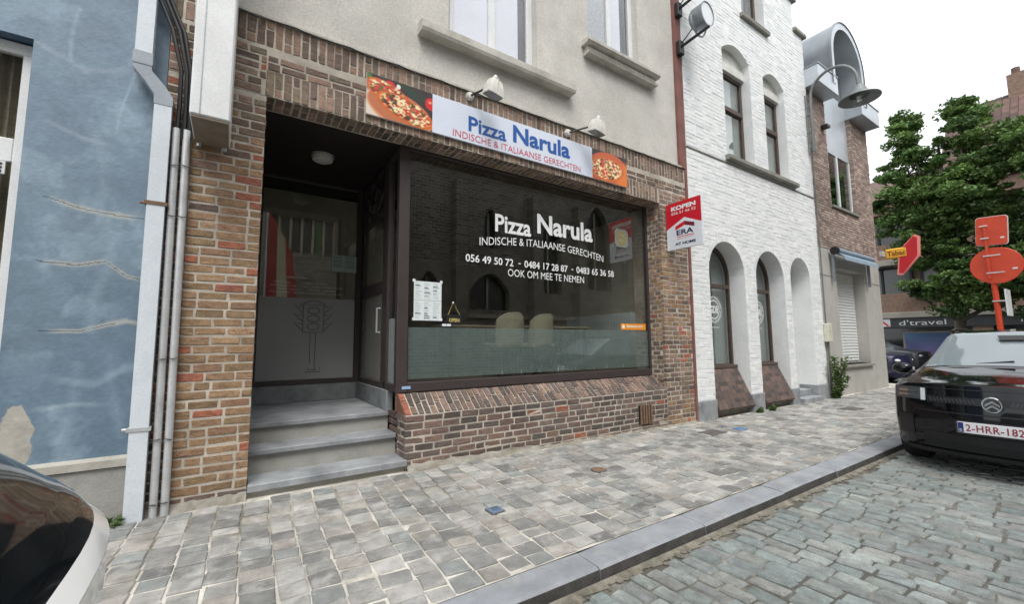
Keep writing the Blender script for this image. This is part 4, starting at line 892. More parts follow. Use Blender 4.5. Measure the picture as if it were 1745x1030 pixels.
b=MB(); b.prism([(-8,-.3),(30,-.3),(30,11.5),(-8,11.5)],'y',YC-.5,YC,[gothic(*g_) for g_ in gw]+[[(lw[0],lw[2]),(lw[1],lw[2]),(lw[1],lw[3]),(lw[0],lw[3])]]); b.build('wall',M_church,chu)
M_cst=mat('pale_mullion',lin(170,162,146),.9,.1,4); M_cgl=mat('church_window',lin(34,36,38),.3,.2,2)
for g_ in gw:
    b=MB(); b.prism(gothic(*g_),'y',YC-.42,YC-.38); w=b.build('window',M_cgl,chu); cx=(g_[0]+g_[1])/2; b=MB(); b.box(cx-.05,cx+.05,YC-.38,YC-.30,g_[2],g_[3]+g_[4]*.8); b.build('mullion',M_cst,w)
w=B('window',M_cgl,chu,(lw[0],lw[1],YC-.42,YC-.38,lw[2],lw[3]))
for i in range(7): B('mullion',M_cst,w,(lw[0]+i*(lw[1]-lw[0]-.1)/6,lw[0]+.1+i*(lw[1]-lw[0]-.1)/6,YC-.38,YC-.2,lw[2],lw[3]))
B('stained_light',mat('green_glass',lin(70,120,60),.4,.5,9),w,(3.0,3.3,YC-.375,YC-.37,5.35,6.9))
for x in (5.2,8.0,12.2,15.2,19.0,24.0): B('buttress',M_church,chu,(x,x+.6,YC,YC+.5,-.3,8.6)); 
B('cornice',M_cst,chu,(-8,30,YC,YC+.25,9.3,9.55)); B('string_course',M_cst,chu,(-8,30,YC,YC+.12,2.45,2.6))
# ================================================================== signs and lamps on the shop front
YF=-.034
sg=thing('fascia_sign',(3.05,YF,3.71),'long white shop sign with pizza pictures at both ends above the window','sign')
B('panel',mat('sign_white',lin(216,224,238),.4,.03,2),sg,(1.797,4.303,YF,-.006,3.714,4.172))
M_sblue=mat('sign_blue',lin(28,88,164),.45,0,1,var2=0); M_sred=mat('sign_red_thin',lin(206,70,84),.45,0,1,var2=0)
def sl_(t,x0,x1,z,h,m,bold=0): letters('sign_lettering',t,m,sg,(x0,YF,z),EX,EZ,-EY,x1-x0,h,ext=.003,bold=bold)
sl_('Pizza',2.26,2.80,3.858,.19,M_sblue,.022); sl_('Narula',2.905,3.87,3.888,.235,M_sblue,.03); sl_('INDISCHE & ITALIAANSE GERECHTEN',2.055,4.065,3.742,.085,M_sred,-.004)
def pizza_img(nx,ny,seed,kind):
    r=np.random.default_rng(seed); V,U_=np.mgrid[0:ny,0:nx]; U_=(U_+.5)/nx; V=(V+.5)/ny; asp=nx/ny
    n=value_noise(nx,ny,16,seed,4); n2=value_noise(nx,ny,6,seed+1,3); img=np.zeros((ny,nx,3))
    def L_(*c): return np.array(lin(*c))
    def paint(mask,c,a=1): 
        mm=(np.clip(mask,0,1)*a)[...,None]; img[:]=img*(1-mm)+c*mm
    def ell(cx,cy,rx_,ry_,rot=0,soft=.06):
        x=(U_-cx)*asp; y=V-cy; c,s=math.cos(rot),math.sin(rot); xx=(x*c+y*s)/rx_; yy=(-x*s+y*c)/ry_; return np.clip((1-np.hypot(xx,yy))/soft+.5,0,1)
    img[:]=L_(58,44,46)*(.6+.8*n[...,None])
    if kind==0:
        paint(ell(.0,.95,1.0,.55,0,.3),L_(222,206,190)); paint(ell(.5,.72,.82,.44,.22),L_(214,150,112)); paint(ell(.5,.69,.78,.41,.22),L_(188,112,74))
        for (cx,cy,rr) in ((.33,.17,.13),(.2,.2,.1),(.98,.30,.16),(.44,.22,.09)): paint(ell(cx,cy,rr,rr),L_(206,38,34)); paint(ell(cx-.02,cy-.04,rr*.3,rr*.2,0,.6),L_(246,170,150),.7)
        for (cx,cy) in ((.03,.08),(.07,.16),(.02,.2)): paint(ell(cx,cy,.09,.06,.8),L_(70,120,58))
        paint(ell(.68,.17,.34,.10,.35),L_(40,58,44)); paint(ell(.46,.12,.05,.06),L_(230,228,220))
        zones=[(.34,.40,.60,.27,.36),(.58,.66,.74,.30,.28)]
    else:
        paint(ell(.45,.62,.95,.62,-.1),L_(196,92,50)); paint(ell(1.0,.85,.5,.6,0,.5),L_(222,120,50)); zones=[(.40,.58,.82,.40,-.08)]
    for (cx,cy,rx_,ry_,rot) in zones:
        paint(ell(cx,cy,rx_,ry_,rot),L_(204,104,44)*(.75+.5*n2[...,None])); paint(ell(cx,cy-.015,rx_*.86,ry_*.80,rot,.12),L_(232,190,130)*(.7+.6*n[...,None]))
        ins=ell(cx,cy-.015,rx_*.84,ry_*.78,rot)
        for i in range(300):
            a=r.uniform(0,2*math.pi); q=math.sqrt(r.random())*.82; x=q*rx_*math.cos(a); y=q*ry_*math.sin(a); c,s=math.cos(rot),math.sin(rot); px=cx+(x*c-y*s)/asp; py=cy-.015+(x*s+y*c)
            k=r.random(); rr=r.uniform(.015,.04)
            cc=L_(206,64,44) if k<.36 else L_(244,226,178) if k<.62 else L_(70,96,44) if k<.76 else L_(44,34,38) if k<.88 else L_(150,40,34)
            paint(ell(px,py,rr*1.5,rr,r.uniform(-.5,.5),.5),cc,.9)
    return np.clip(img*1.05,0,1)
for x0,x1,kd in ((1.06,1.797,0),(4.303,5.045,1)):
    pb=B('picture_board',M_white_paint,sg,(x0,x1,YF+.003,-.008,3.714,4.172)); print_sheet('pizza_picture',M_print,pb,(x0,YF+.0005,3.714),EX,EZ,-EY,x1-x0,.458,128,80,pizza_img(128,80,71+kd,kd))
M_lampw=mat('lamp_white',lin(214,212,204),.5,.08,9,.1,50,dirt=(lin(160,156,146),8,.5,.75,.5))
for (bx,bz,hx,hz,hy,lab) in ((2.29,4.315,2.47,4.335,-.28,'left white spot lamp on an arm above the shop sign'),(3.86,4.285,4.165,4.335,-.29,'right white spot lamp on an arm above the shop sign')):
    t=thing('sign_lamp',(bx,0,bz),lab,'lamp','lamps over the shop sign')
    b=MB(); b.lathe([(.001,-.05),(.04,-.04),(.055,-.015),(.055,.01)],(bx,-.002,bz),(0,1,0),14); b.build('wall_base',M_lampw,t,True)
    b=MB(); b.tube([(bx,-.04,bz),(hx-.04,hy+.05,hz+.03)],.013,7); b.build('arm',M_black,t,True)
    # tapered floodlight head, mouth down, leaning out
    b=MB(); rings=[(.075,.055,.10),(.10,.075,.085),(.13,.10,0),(.14,.11,-.085),(.13,.10,-.095)]; vs=[]
    for (a,c,h) in rings: vs+=[(-a,-c,h),(-a*.5,-c*1.12,h),(a*.5,-c*1.12,h),(a,-c,h),(a*1.05,0,h),(a,c,h),(-a,c,h),(-a*1.05,0,h)]
    b.add(vs,[(8*i+k,8*i+(k+1)%8,8*i+8+(k+1)%8,8*i+8+k) for i in range(4) for k in range(8)]+[tuple(range(7,-1,-1))]); MM=Matrix.Translation((hx,hy,hz))@Matrix.Diagonal((.74,.74,1.02,1))@Matrix.Rotation(math.radians(10),4,'X')@Matrix.Rotation(math.radians(8),4,'Y'); b.xf(MM); hd=b.build('head',M_lampw,t)
    b=MB(); b.box(-.12,.12,-.095,.095,-.093,-.088); b.xf(MM); b.build('lens',mat('lamp_lens',lin(120,122,118),.3,.1,9) if 'lamp_lens' not in MATS else MATS['lamp_lens'],hd)
    b=MB(); b.sph((0,0,.125),.042,12,8); b.xf(MM); b.build('knob',M_lampw,hd,True); b=MB(); b.box(-.004,.004,-.125,-.08,-.08,.1); b.xf(MM); b.build('rib',M_lampw,hd)
# vertical light box high on the left pier
lb=thing('light_box',(-.22,-.3,3.02),'white vertical sign casing with brown underside high on the left pier','sign')
b=MB(); b.bbox(-.345,-.09,-.57,-.03,3.03,5.6,b=.012); b.build('case',M_white_paint,lb); B('underside',mat('brown_metal',lin(120,108,94),.6,.15,8,.1,50),lb,(-.335,-.1,-.56,-.035,3.012,3.028)); B('seam',M_zinc,lb,(-.285,-.279,-.573,-.57,3.04,5.6))
for q in ((-.31,-.06),(-.13,-.06)): b=MB(); b.lathe([(.018,-.03),(.018,0)],(q[0],q[1],3.012),n=8); b.build('bolt',M_galv,lb)
# estate agent's board on the right pier
eb=thing('estate_sign',(6.0,-.33,2.8),'red and white for sale board standing out from the right brick pier','sign')
Xe=6.0; ya,yb_,z0,z1=-.02,-.655,2.815,3.595
nx,ny=96,120; V,U_=np.mgrid[0:ny,0:nx]; U_=(U_+.5)/nx; V=(V+.5)/ny
red,redD,wht=np.array(lin(206,32,48)),np.array(lin(150,28,44)),np.array(lin(226,230,236)); img=np.ones((ny,nx,3))*wht
ridge=.36+.36*np.abs(U_-.53)*1.05; img[V<ridge]=red
rf_=.44+.28*np.abs(U_-.53); m=(V>rf_)&(V<rf_+.085)&(np.abs(U_-.53)<.27); img[m&(U_<.53)]=np.array(lin(206,36,50)); img[m&(U_>=.53)]=np.array(lin(120,34,56))
img[(V>.745)&(V<.76)&(np.abs(U_-.54)<.24)]=red
M_navy=mat('navy',lin(36,44,84),.5,0,1,var2=0); M_sheet=mat('sheet_white',lin(226,230,236),.45,0,1,var2=0)
B('panel',M_sheet,eb,(Xe+.004,Xe+.045,yb_,ya,z0,z1),bev=.004); print_sheet('print',M_print,eb,(Xe+.001,ya,z0),-EY,EZ,-EX,ya-yb_,z1-z0,nx,ny,img)
def el(t,u0,u1,v,h,m,bold=.02): letters('sign_lettering',t,m,eb,(Xe+.001,ya-u0*.635,z1-v*.78),-EY,EZ,-EX,(u1-u0)*.635,h*.78,bold=bold)
el('KOPEN',.16,.86,.175,.095,M_lett,.05); el('056 51 66 52',.16,.86,.26,.055,M_lett,.01); el('ERA',.29,.77,.715,.11,M_navy,.03); el('REAL ESTATE',.30,.78,.80,.022,M_sred,0); el('AT HOME',.24,.82,.925,.06,M_navy,.04)
B('bracket',M_galv,eb,(Xe+.012,Xe+.035,-.33,-.28,2.775,2.815)); 
# floodlights on the corner strip
for (zc_,lab) in ((7.0,'lower round floodlight on the bracket between stucco and white house'),(7.75,'upper round floodlight at the top edge between stucco and white house')):
    t=thing('floodlight',(6.6,-.02,zc_-.3),lab,'floodlight','floodlights on the corner')
    b=MB(); b.tube([(6.56,-.015,zc_-.36),(6.58,-.62,zc_-.30)],.028,6); b.build('bracket_arm',M_black,t); b=MB(); b.bbox(6.5,6.63,-.10,-.016,zc_-.5,zc_-.24,b=.01); b.build('junction_box',M_black,t)
    d=Vector((.05,-1,-.04)).normalized(); c0=Vector((6.62,-.30,zc_)); b=MB(); b.lathe([(.001,-.02),(.15,0),(.19,.05),(.205,.24),(.218,.27),(.20,.275)],c0,d,22); hd=b.build('housing',M_zinc,t,True)
    b=MB(); b.lathe([(.001,.262),(.20,.262)],c0,d,22); b.build('lens',mat('flood_lens%d'%int(zc_*10),lin(232,236,238),.25,.02,3),hd)
    b=MB(); pts=[c0+Vector((.225*math.cos(a),.02,-.02+.30*min(0,math.sin(a))))+d*.12 for a in [math.pi+math.pi*i/10 for i in range(11)]]; b.tube(pts,.018,6); b.build('yoke',M_zinc,t,True)
    b=MB(); b.tube([c0+Vector((0,.02,-.1)),c0+Vector((-.04,.12,-.22)),Vector((6.57,-.06,zc_-.3))],.01,5); b.build('cable',M_black,t)
# ================================================================== things in and on the shop window
YI=YW+.0285
def printed(nx,ny,bars,base=(222,230,230),dk=(60,62,70),seed=1):
    img=np.ones((ny,nx,3))*np.array(lin(*base)); r=np.random.default_rng(seed)
    for (u0,u1,v0,v1,c) in bars: img[int(v0*ny):max(int(v0*ny)+1,int(v1*ny)),int(u0*nx):int(u1*nx)]=np.array(lin(*c))
    return img
bars=[]
rr=random.Random(4)
for cc in range(3):
    v=.04
    while v<.96:
        if .44<v<.5: v+=.06; continue
        u=.05+cc*.32; d=rr.random()<.16; bars.append((u,u+rr.uniform(.12,.27),v,v+(.022 if d else .010),(60,62,70) if d else (176,186,190))); v+=.03
bars.append((0,1,.485,.492,(150,160,164)))
mn=thing('menu_sheet',(1.9,YI,1.57),'white printed menu sheet taped inside the shop window','menu'); print_sheet('sheet',M_print,mn,(1.735,YI,1.575),EX,EZ,-EY,.345,.46,60,84,printed(60,84,bars))
for (x,z) in ((1.73,2.035),(2.07,2.035),(1.73,1.585),(2.07,1.585)): B('tape',M_sheet,mn,(x-.012,x+.022,YI-.0015,YI-.0005,z-.012,z+.022))
op=thing('open_sign',(2.25,YI,1.52),'small dark hanging board reading open inside the shop window','sign'); M_gold=mat('gold_letters',lin(196,180,110),.5,0,1,var2=0)
b=MB(); b.prism([(2.14,1.53),(2.36,1.53),(2.36,1.635),(2.33,1.655),(2.17,1.655),(2.14,1.635)],'y',YI,YI+.006); b.build('board',M_black,op)
letters('lettering','OPEN',M_gold,op,(2.18,YI,1.565),EX,EZ,-EY,.14,.045,bold=.03); b=MB(); b.tube([(2.17,YI+.003,1.65),(2.235,YI+.003,1.80),(2.33,YI+.003,1.65)],.0035,5); b.build('cord',M_gold,op); b=MB(); b.sph((2.235,YI+.003,1.80),.013,8,6); b.build('hook',M_sheet,op)
stc=thing('small_sticker',(2.17,YI,1.51),'two small white stickers side by side under the open board','sticker'); B('sticker',M_sheet,stc,(2.09,2.145,YI-.001,YI,1.513,1.54)); B('sticker',M_sheet,stc,(2.15,2.205,YI-.001,YI,1.513,1.54))
lg=thing('round_badge',(5.26,YI,2.85),'round yellow badge on a pale card at the window upper right','badge'); b=MB(); b.prism([(5.10,2.90),(5.16,2.855),(5.37,2.855),(5.41,2.90),(5.41,3.11),(5.37,3.155),(5.14,3.155),(5.10,3.11)],'y',YI,YI+.003); b.build('card',mat('pale_card',lin(132,136,130),.6,.05,9),lg)
b=MB(); b.lathe([(.001,.002),(.12,.002),(.12,0)],(5.255,YI-.001,3.005),(0,-1,0),24); b.build('disc',mat('badge_yellow',lin(140,134,88),.6,.1,30),lg); b=MB()
for i in range(8):
    a=i*math.pi/4; b.tube([(5.255+.03*math.cos(a),YI-.004,3.005+.03*math.sin(a)),(5.255+.085*math.cos(a),YI-.004,3.005+.085*math.sin(a))],.006,4)
b.build('star',M_cst,lg)
tk=thing('orange_sticker',(5.48,YI,1.5),'orange delivery sticker low at the right of the window','sticker'); B('sheet',mat('sticker_orange',lin(240,150,30),.5,.03,6),tk,(5.175,5.775,YI,YI+.002,1.505,1.605)); letters('lettering','Takeaway.com',M_lett,tk,(5.30,YI-.001,1.53),EX,EZ,-EY,.40,.055,bold=.03); b=MB(); b.prism([(5.205,1.53),(5.265,1.53),(5.265,1.565),(5.235,1.59),(5.205,1.565)],'y',YI-.003,YI-.001); b.build('house_mark',M_lett,tk)
pn=thing('door_notice',(1.3,YB2,2.3),'pair of pale paper notices on the porch glass','notice'); 
for x in (1.14,1.31): print_sheet('sheet',M_print,pn,(x,YB2-.004,2.34),EX,EZ,-EY,.165,.24,20,26,printed(20,26,[(.12,.88,.1+.09*i,.13+.09*i,(120,140,138)) for i in range(8)],(176,196,194)))
cl=thing('porch_lamp',(.83,1.09,3.6),'round white ceiling lamp under the porch ceiling','lamp'); b=MB(); b.lathe([(.001,-.085),(.07,-.082),(.115,-.06),(.125,-.02)],(.83,1.09,ZL+.003),n=22); b.build('diffuser',mat('opal',lin(216,214,208),.4,.02,3),cl,True); b=MB(); b.lathe([(.135,-.022),(.135,.0)],(.83,1.09,ZL+.003),n=22); b.build('base_ring',M_lampw,cl)
# dining furniture behind the glass
M_uph=mat('beige_upholstery',lin(178,166,142),.9,.1,8,.2,60); M_wood=mat('table_wood',lin(186,166,136),.55,.12,3,stretch=(1,6,1)); FZ=.82
def chair(x,y,rz,label):
    t=thing('dining_chair',(x,y,FZ),label,'chair','chairs at the window table',rz); R=Matrix.Translation((x,y,FZ))@Matrix.Rotation(rz,4,'Z')
    b=MB(); b.bbox(-.23,.23,-.22,.22,.40,.49,b=.03); b.xf(R); b.build('seat',M_uph,t)
    b=MB(); n=10; vs=[]; 
    for off in (0,.07):
        for j in range(7):
            for i in range(n+1):
                s=i/n*2-1; h=.46+.46*j/6; wv=.235*(1 if j<4 else (1-.10*((j-3)/3)**2)); z=h-(.09*abs(s)**3 if j==6 else .03*abs(s)**3 if j==5 else 0)
                vs.append((s*wv,.20+.05*(j/6)-.09*s*s+off*(1-.5*s*s),z))
    m=(n+1)*7; fs=[(k*m+j*(n+1)+i,k*m+j*(n+1)+i+1,k*m+(j+1)*(n+1)+i+1,k*m+(j+1)*(n+1)+i) for k in (0,1) for j in range(6) for i in range(n)]
    edge=[i for i in range(n+1)]+[j*(n+1)+n for j in range(1,7)]+[6*(n+1)+i for i in range(n-1,-1,-1)]+[j*(n+1) for j in range(5,0,-1)]
    fs+=[(edge[i],edge[(i+1)%len(edge)],m+edge[(i+1)%len(edge)],m+edge[i]) for i in range(len(edge))]
    b.add(vs,fs); b.xf(R); b.build('backrest',M_uph,t,True)
    for sx in (-1,1):
        for sy in (-1,1): b=MB(); b.tube([(sx*.19,sy*.17,.41),(sx*.22,sy*.21,0)],[.017,.012],6); b.xf(R); b.build('leg',M_black,t,True)
chair(3.32,.86,math.pi,'left beige dining chair with rounded back behind the window'); chair(3.92,.92,math.pi+.1,'middle beige dining chair standing before the long table'); chair(4.95,1.75,.3,'right beige dining chair beyond the long table')
def table(x0,x1,y0,y1,label):
    t=thing('dining_table',((x0+x1)/2,(y0+y1)/2,FZ),label,'table'); b=MB(); b.bbox(x0,x1,y0,y1,FZ+.725,FZ+.76,b=.006); b.build('top',M_wood,t)
    for x in (x0+.06,x1-.06):
        for y in (y0+.06,y1-.06): B('leg',M_black,t,(x-.025,x+.025,y-.025,y+.025,FZ,FZ+.725))
table(3.9,5.3,1.15,1.9,'light wooden dining table in the middle of the shop window'); table(2.6,3.7,1.25,1.95,'light wooden dining table left of the beige chairs')
rd=thing('radiator',(XJ+.06,1.4,1.1),'white ribbed radiator on the side wall inside the shop window','radiator'); B('panel',M_white_paint,rd,(XJ+.02,XJ+.07,.55,2.45,1.05,1.83),bev=.01)
for i in range(38): B('rib',M_white_paint,rd,(XJ+.006,XJ+.021,.58+i*.049,.605+i*.049,1.08,1.80))
# ================================================================== street lamp on the wall
sl2=thing('street_lamp',(11.75,-.1,6.0),'wall mounted street lamp with swan neck and wide grey hood','lamp'); M_lampg=mat('lamp_grey',lin(116,120,121),.5,.1,6,.05,60,metal=.3)
XLp=11.75
pts=[(XLp,-.14,5.95),(XLp,-.14,7.15)]+[(XLp,-.62+.48*math.cos(math.pi*i/12),7.30+.55*math.sin(math.pi*i/12)) for i in range(0,13)][1:-1]+[(XLp,-1.10,7.30),(XLp,-1.105,7.14)]
b=MB(); b.tube(pts,.034,10); b.build('neck',M_lampg,sl2,True)
b=MB(); b.tube([(XLp,-.045,5.90),(XLp,-.045,7.45)],.022,8); b.build('wall_rail',M_lampg,sl2,True)
for z in (6.05,6.45,6.9,7.1): B('spacer',M_lampg,sl2,(XLp-.018,XLp+.018,-.13,.0,z,z+.035))
c0=(XLp,-1.105,6.80); b=MB(); b.lathe([(.04,.36),(.10,.34),(.12,.29),(.14,.27),(.155,.22),(.17,.20),(.21,.14),(.39,.04),(.395,.02),(.36,.03),(.18,.11)],c0,n=28); b.build('hood',M_lampg,sl2,True)
b=MB(); b.lathe([(.155,.10),(.15,.0),(.12,-.08),(.06,-.13),(.001,-.14)],c0,n=22); b.build('globe',glass('lamp_globe',(.93,.95,.95),1.5),sl2,True)
b=MB(); b.lathe([(.001,.09),(.05,.09),(.05,-.02),(.001,-.04)],c0,n=14); b.build('bulb',M_white_paint,sl2,True)
# ================================================================== tobacconist's sign at the corner
tb=thing('tobacco_sign',(16.2,-.1,3.2),'yellow box and red lozenge sign sticking out of the corner house','sign'); Xt=16.3
M_ty=mat('sign_yellow',lin(236,176,56),.5,.05,5); M_tr=mat('lozenge_red',lin(196,34,44),.45,.04,4); M_tp=mat('lozenge_rim',lin(240,150,140),.5,0,1)
b=MB(); b.bbox(Xt-.06,Xt+.10,-.62,-.13,3.73,4.02,b=.03); yb2=b.build('yellow_box',M_ty,tb); letters('lettering','Tabac',mat('sign_brown',lin(120,50,20),.5,0,1),tb,(Xt-.061,-.17,3.80),-EY,EZ,-EX,.42,.14,bold=.02)
loz=[(-.40,3.28),(-.50,3.26),(-.83,3.72),(-.86,4.24),(-.78,4.30),(-.57,4.05),(-.45,3.74)]
b=MB(); b.prism(loz,'x',Xt-.05,Xt+.09); b.build('lozenge',M_tr,tb); cy=sum(p[0] for p in loz)/7; cz=sum(p[1] for p in loz)/7; b=MB(); b.prism([(cy+(p[0]-cy)*1.2,cz+(p[1]-cz)*1.1) for p in loz],'x',Xt-.04,Xt+.08); b.build('lozenge_rim',M_tp,tb)
B('wall_arm',M_galv,tb,(15.98,Xt-.01,-.13,-.06,3.80,3.95)); 
# ================================================================== temporary road sign seen from behind
rs=thing('road_sign',(12,-2.8,-.13),'back of orange road signs, square over round, on an orange pole','sign'); M_or=mat('orange_paint',lin(204,68,36),.5,.08,4,.05,40,dirt=(lin(176,70,40),4,.55,.8,.5)); Xo=12.0
b=MB(); b.tube([(Xo,-2.86,-.10),(Xo,-2.80,1.5),(Xo,-2.775,3.05)],.042,12); b.build('pole',M_or,rs,True)
b=MB(); b.lathe([(.001,0),(.335,0),(.345,.006),(.345,.02),(.33,.022),(.001,.022)],(Xo-.055,-2.845,2.70),(1,0,0),32); dk=b.build('round_plate',M_or,rs)
def rrect(cy,cz,w,h,r,rot):
    pts=[]
    for (sx,sz,a0) in ((1,1,0),(-1,1,90),(-1,-1,180),(1,-1,270)):
        for k in range(5): a=math.radians(a0+22.5*k); pts.append((sx*(w-r)+r*math.cos(a),sz*(h-r)+r*math.sin(a)))
    c,s=math.cos(rot),math.sin(rot); return [(cy+p[0]*c-p[1]*s,cz+p[0]*s+p[1]*c) for p in pts]
b=MB(); b.prism(rrect(-2.835,3.365,.20,.27,.05,.06),'x',Xo-.075,Xo-.055); sq=b.build('square_plate',M_or,rs); b=MB(); b.prism(rrect(-2.838,3.366,.21,.28,.055,.06),'x',Xo-.054,Xo-.045); b.build('white_rim',M_white_paint,sq)
b=MB(); b.bbox(Xo-.105,Xo-.085,-2.775,-2.735,2.45,3.50,b=.004); b.build('bracing_bar',M_or,rs)
for z,y0_,y1_ in ((3.22,-2.80,-2.69),(3.46,-2.80,-2.69),(2.88,-2.92,-2.70),(2.55,-2.95,-2.72)): B('clamp',M_galv,rs,(Xo-.115,Xo-.105,y0_,y1_,z,z+.022))
B('number_sticker',M_white_paint,sq,(Xo-.078,Xo-.0755,-2.99,-2.94,3.20,3.23)); B('number_sticker',M_white_paint,dk,(Xo-.06,Xo-.0555,-3.10,-3.04,2.60,2.63))
b=MB(); b.prism([(-2.93,1.75),(-2.905,1.75),(-2.90,2.25),(-2.925,2.25)],'x',Xo-.02,Xo+.4); b.build('small_plate',M_white_paint,rs); B('small_clamp',M_galv,rs,(Xo-.05,Xo+.05,-2.90,-2.74,2.02,2.04))
b=MB(); b.bbox(Xo-.3,Xo+.3,-3.1,-2.6,zroad(Xo,-2.8)-.01,-.02,b=.02); b.build('foot_block',M_black,rs)
# ================================================================== plants
M_leaf=bpy.data.materials.new('leaf'); M_leaf.use_nodes=True; t_=M_leaf.node_tree; p_=t_.nodes['Principled BSDF']; a_=t_.nodes.new('ShaderNodeAttribute'); a_.attribute_name='Col'; t_.links.new(a_.outputs['Color'],p_.inputs['Base Color']); p_.inputs['Roughness'].default_value=.55
tl=t_.nodes.new('ShaderNodeBsdfTranslucent'); t_.links.new(a_.outputs['Color'],tl.inputs[0]); ms=t_.nodes.new('ShaderNodeMixShader'); ms.inputs[0].default_value=.3; t_.links.new(p_.outputs[0],ms.inputs[1]); t_.links.new(tl.outputs[0],ms.inputs[2]); t_.links.new(ms.outputs[0],t_.nodes['Material Output'].inputs[0])
def leaves(name,parent,pts,cols,size,rng,aspect=.6,droop=.35):
    n=len(pts); nrm=rng.normal(size=(n,3)); nrm[:,2]=np.abs(nrm[:,2])+.35; nrm/=np.linalg.norm(nrm,axis=1)[:,None]
    a=rng.normal(size=(n,3)); u=np.cross(nrm,a); u/=np.linalg.norm(u,axis=1)[:,None]; v=np.cross(nrm,u); s=size*(.6+.8*rng.random(n))[:,None]
    V=np.stack([pts-u*s*.5,pts+v*s*aspect*.5-u*s*.05-nrm*s*.08,pts+u*s*.55-nrm*s*droop*.4,pts-v*s*aspect*.5-u*s*.05-nrm*s*.08],1).reshape(-1,3)
    me=bpy.data.meshes.new(name); me.from_pydata(V.tolist(),[],[(4*i,4*i+1,4*i+2,4*i+3) for i in range(n)]); me.materials.append(M_leaf)
    at=me.attributes.new('Col','FLOAT_COLOR','FACE'); arr=np.ones((n,4),np.float32); arr[:,:3]=cols; at.data.foreach_set('color',arr.ravel()); return link(name,me,None,parent)
M_bark=mat('bark',lin(96,92,80),.95,.25,6,.8,30)
def tree(base,top,lobes,label,seed,nleaf=30000):
    rng=np.random.default_rng(seed); t=thing('street_tree',base,label,'tree','trees beyond the corner'); r_=random.Random(seed)
    bx,by,bz=base; b=MB(); tr=[(bx,by,bz-.1),(bx+.05,by+.03,bz+1.5),(bx+.1,by-.05,bz+3.5),(bx,by,bz+6),(bx+.1,by+.1,top-2)]; b.tube(tr,[.24,.19,.16,.11,.04],10); tk=b.build('trunk',M_bark,t,True)
    for (c,rad,w) in lobes:
        b=MB(); s=Vector((bx,by,bz+min(2.6+r_.random()*2.5,max(2.2,c[2]-1.5)))); e=Vector(c); md=(s+e)/2+Vector((0,0,-.2)); b.tube([s,md,e],[.09,.06,.02],6); b.build('limb',M_bark,t,True)
    tot=sum(l[2] for l in lobes); P_=[];C_=[]
    for (c,rad,w) in lobes:
        k=int(nleaf*w/tot); nc=max(6,k//150)
        for i in range(nc):
            d=rng.normal(size=3); d/=np.linalg.norm(d); q=rng.random()**.45; cc=np.array(c)+d*q*np.array(rad); cr=rng.uniform(.14,.46)
            m_=k//nc; dd=rng.normal(size=(m_,3)); dd/=np.linalg.norm(dd,axis=1)[:,None]; pp=cc+dd*(cr*rng.random((m_,1))**.5)*np.array([1.2,1.2,.6]); P_.append(pp)
            g_=rng.uniform(.6,1.45); hue=rng.random(); c1=np.array([.075,.145,.042])*(1-hue)+np.array([.15,.235,.065])*hue; C_.append(np.clip(c1*g_*(.8+.4*rng.random((m_,1))),0,1))
    cr_=leaves('crown',t,np.concatenate(P_),np.concatenate(C_),.135,rng); return t
tree((24.2,-.15,-.15),11.3,[((24.2,-.2,7.2),(1.5,1.6,2.2),10),((24,1.05,9.3),(.9,.85,1.7),5),((24,.9,10.6),(.5,.45,.8),1.4),((24,-.85,9.7),(.8,.8,1.0),4),((24.1,-.9,10.5),(.4,.42,.5),1.2),((23.8,1.5,7.6),(.7,.75,1.2),3.5),((24,.4,5.2),(1.1,1.2,1.2),5),((23.7,-.8,3.7),(1.1,1.1,1.2),4.5),((24,-2.0,8.3),(1.1,1.1,1.2),5),((24,-1.8,5.6),(1.2,1.2,1.6),6),((23.9,1.5,6.2),(.5,.5,.6),1.2),((23.8,1.0,3.4),(.5,.6,.35),1.1),((23.6,-1.6,3.3),(.9,1.0,1.2),5),((23.6,-.2,3.0),(.7,.8,.9),3),((23.5,-.6,6.8),(.8,1.3,1.5),6)],'tall leafy tree in front of the travel shop block',5,90000)
tree((23.2,-4.2,-.15),10.4,[((23.2,-4.0,6.6),(1.5,1.8,2.4),10),((23,-2.9,8.1),(.9,.9,1.1),3),((23,-4.4,9.0),(1.1,1.2,1.0),4),((22.8,-2.9,4.2),(1,1,1.3),4),((23,-5.4,5.5),(1.2,1.2,1.6),4)],'second leafy tree at the right edge behind the orange sign',9,60000)
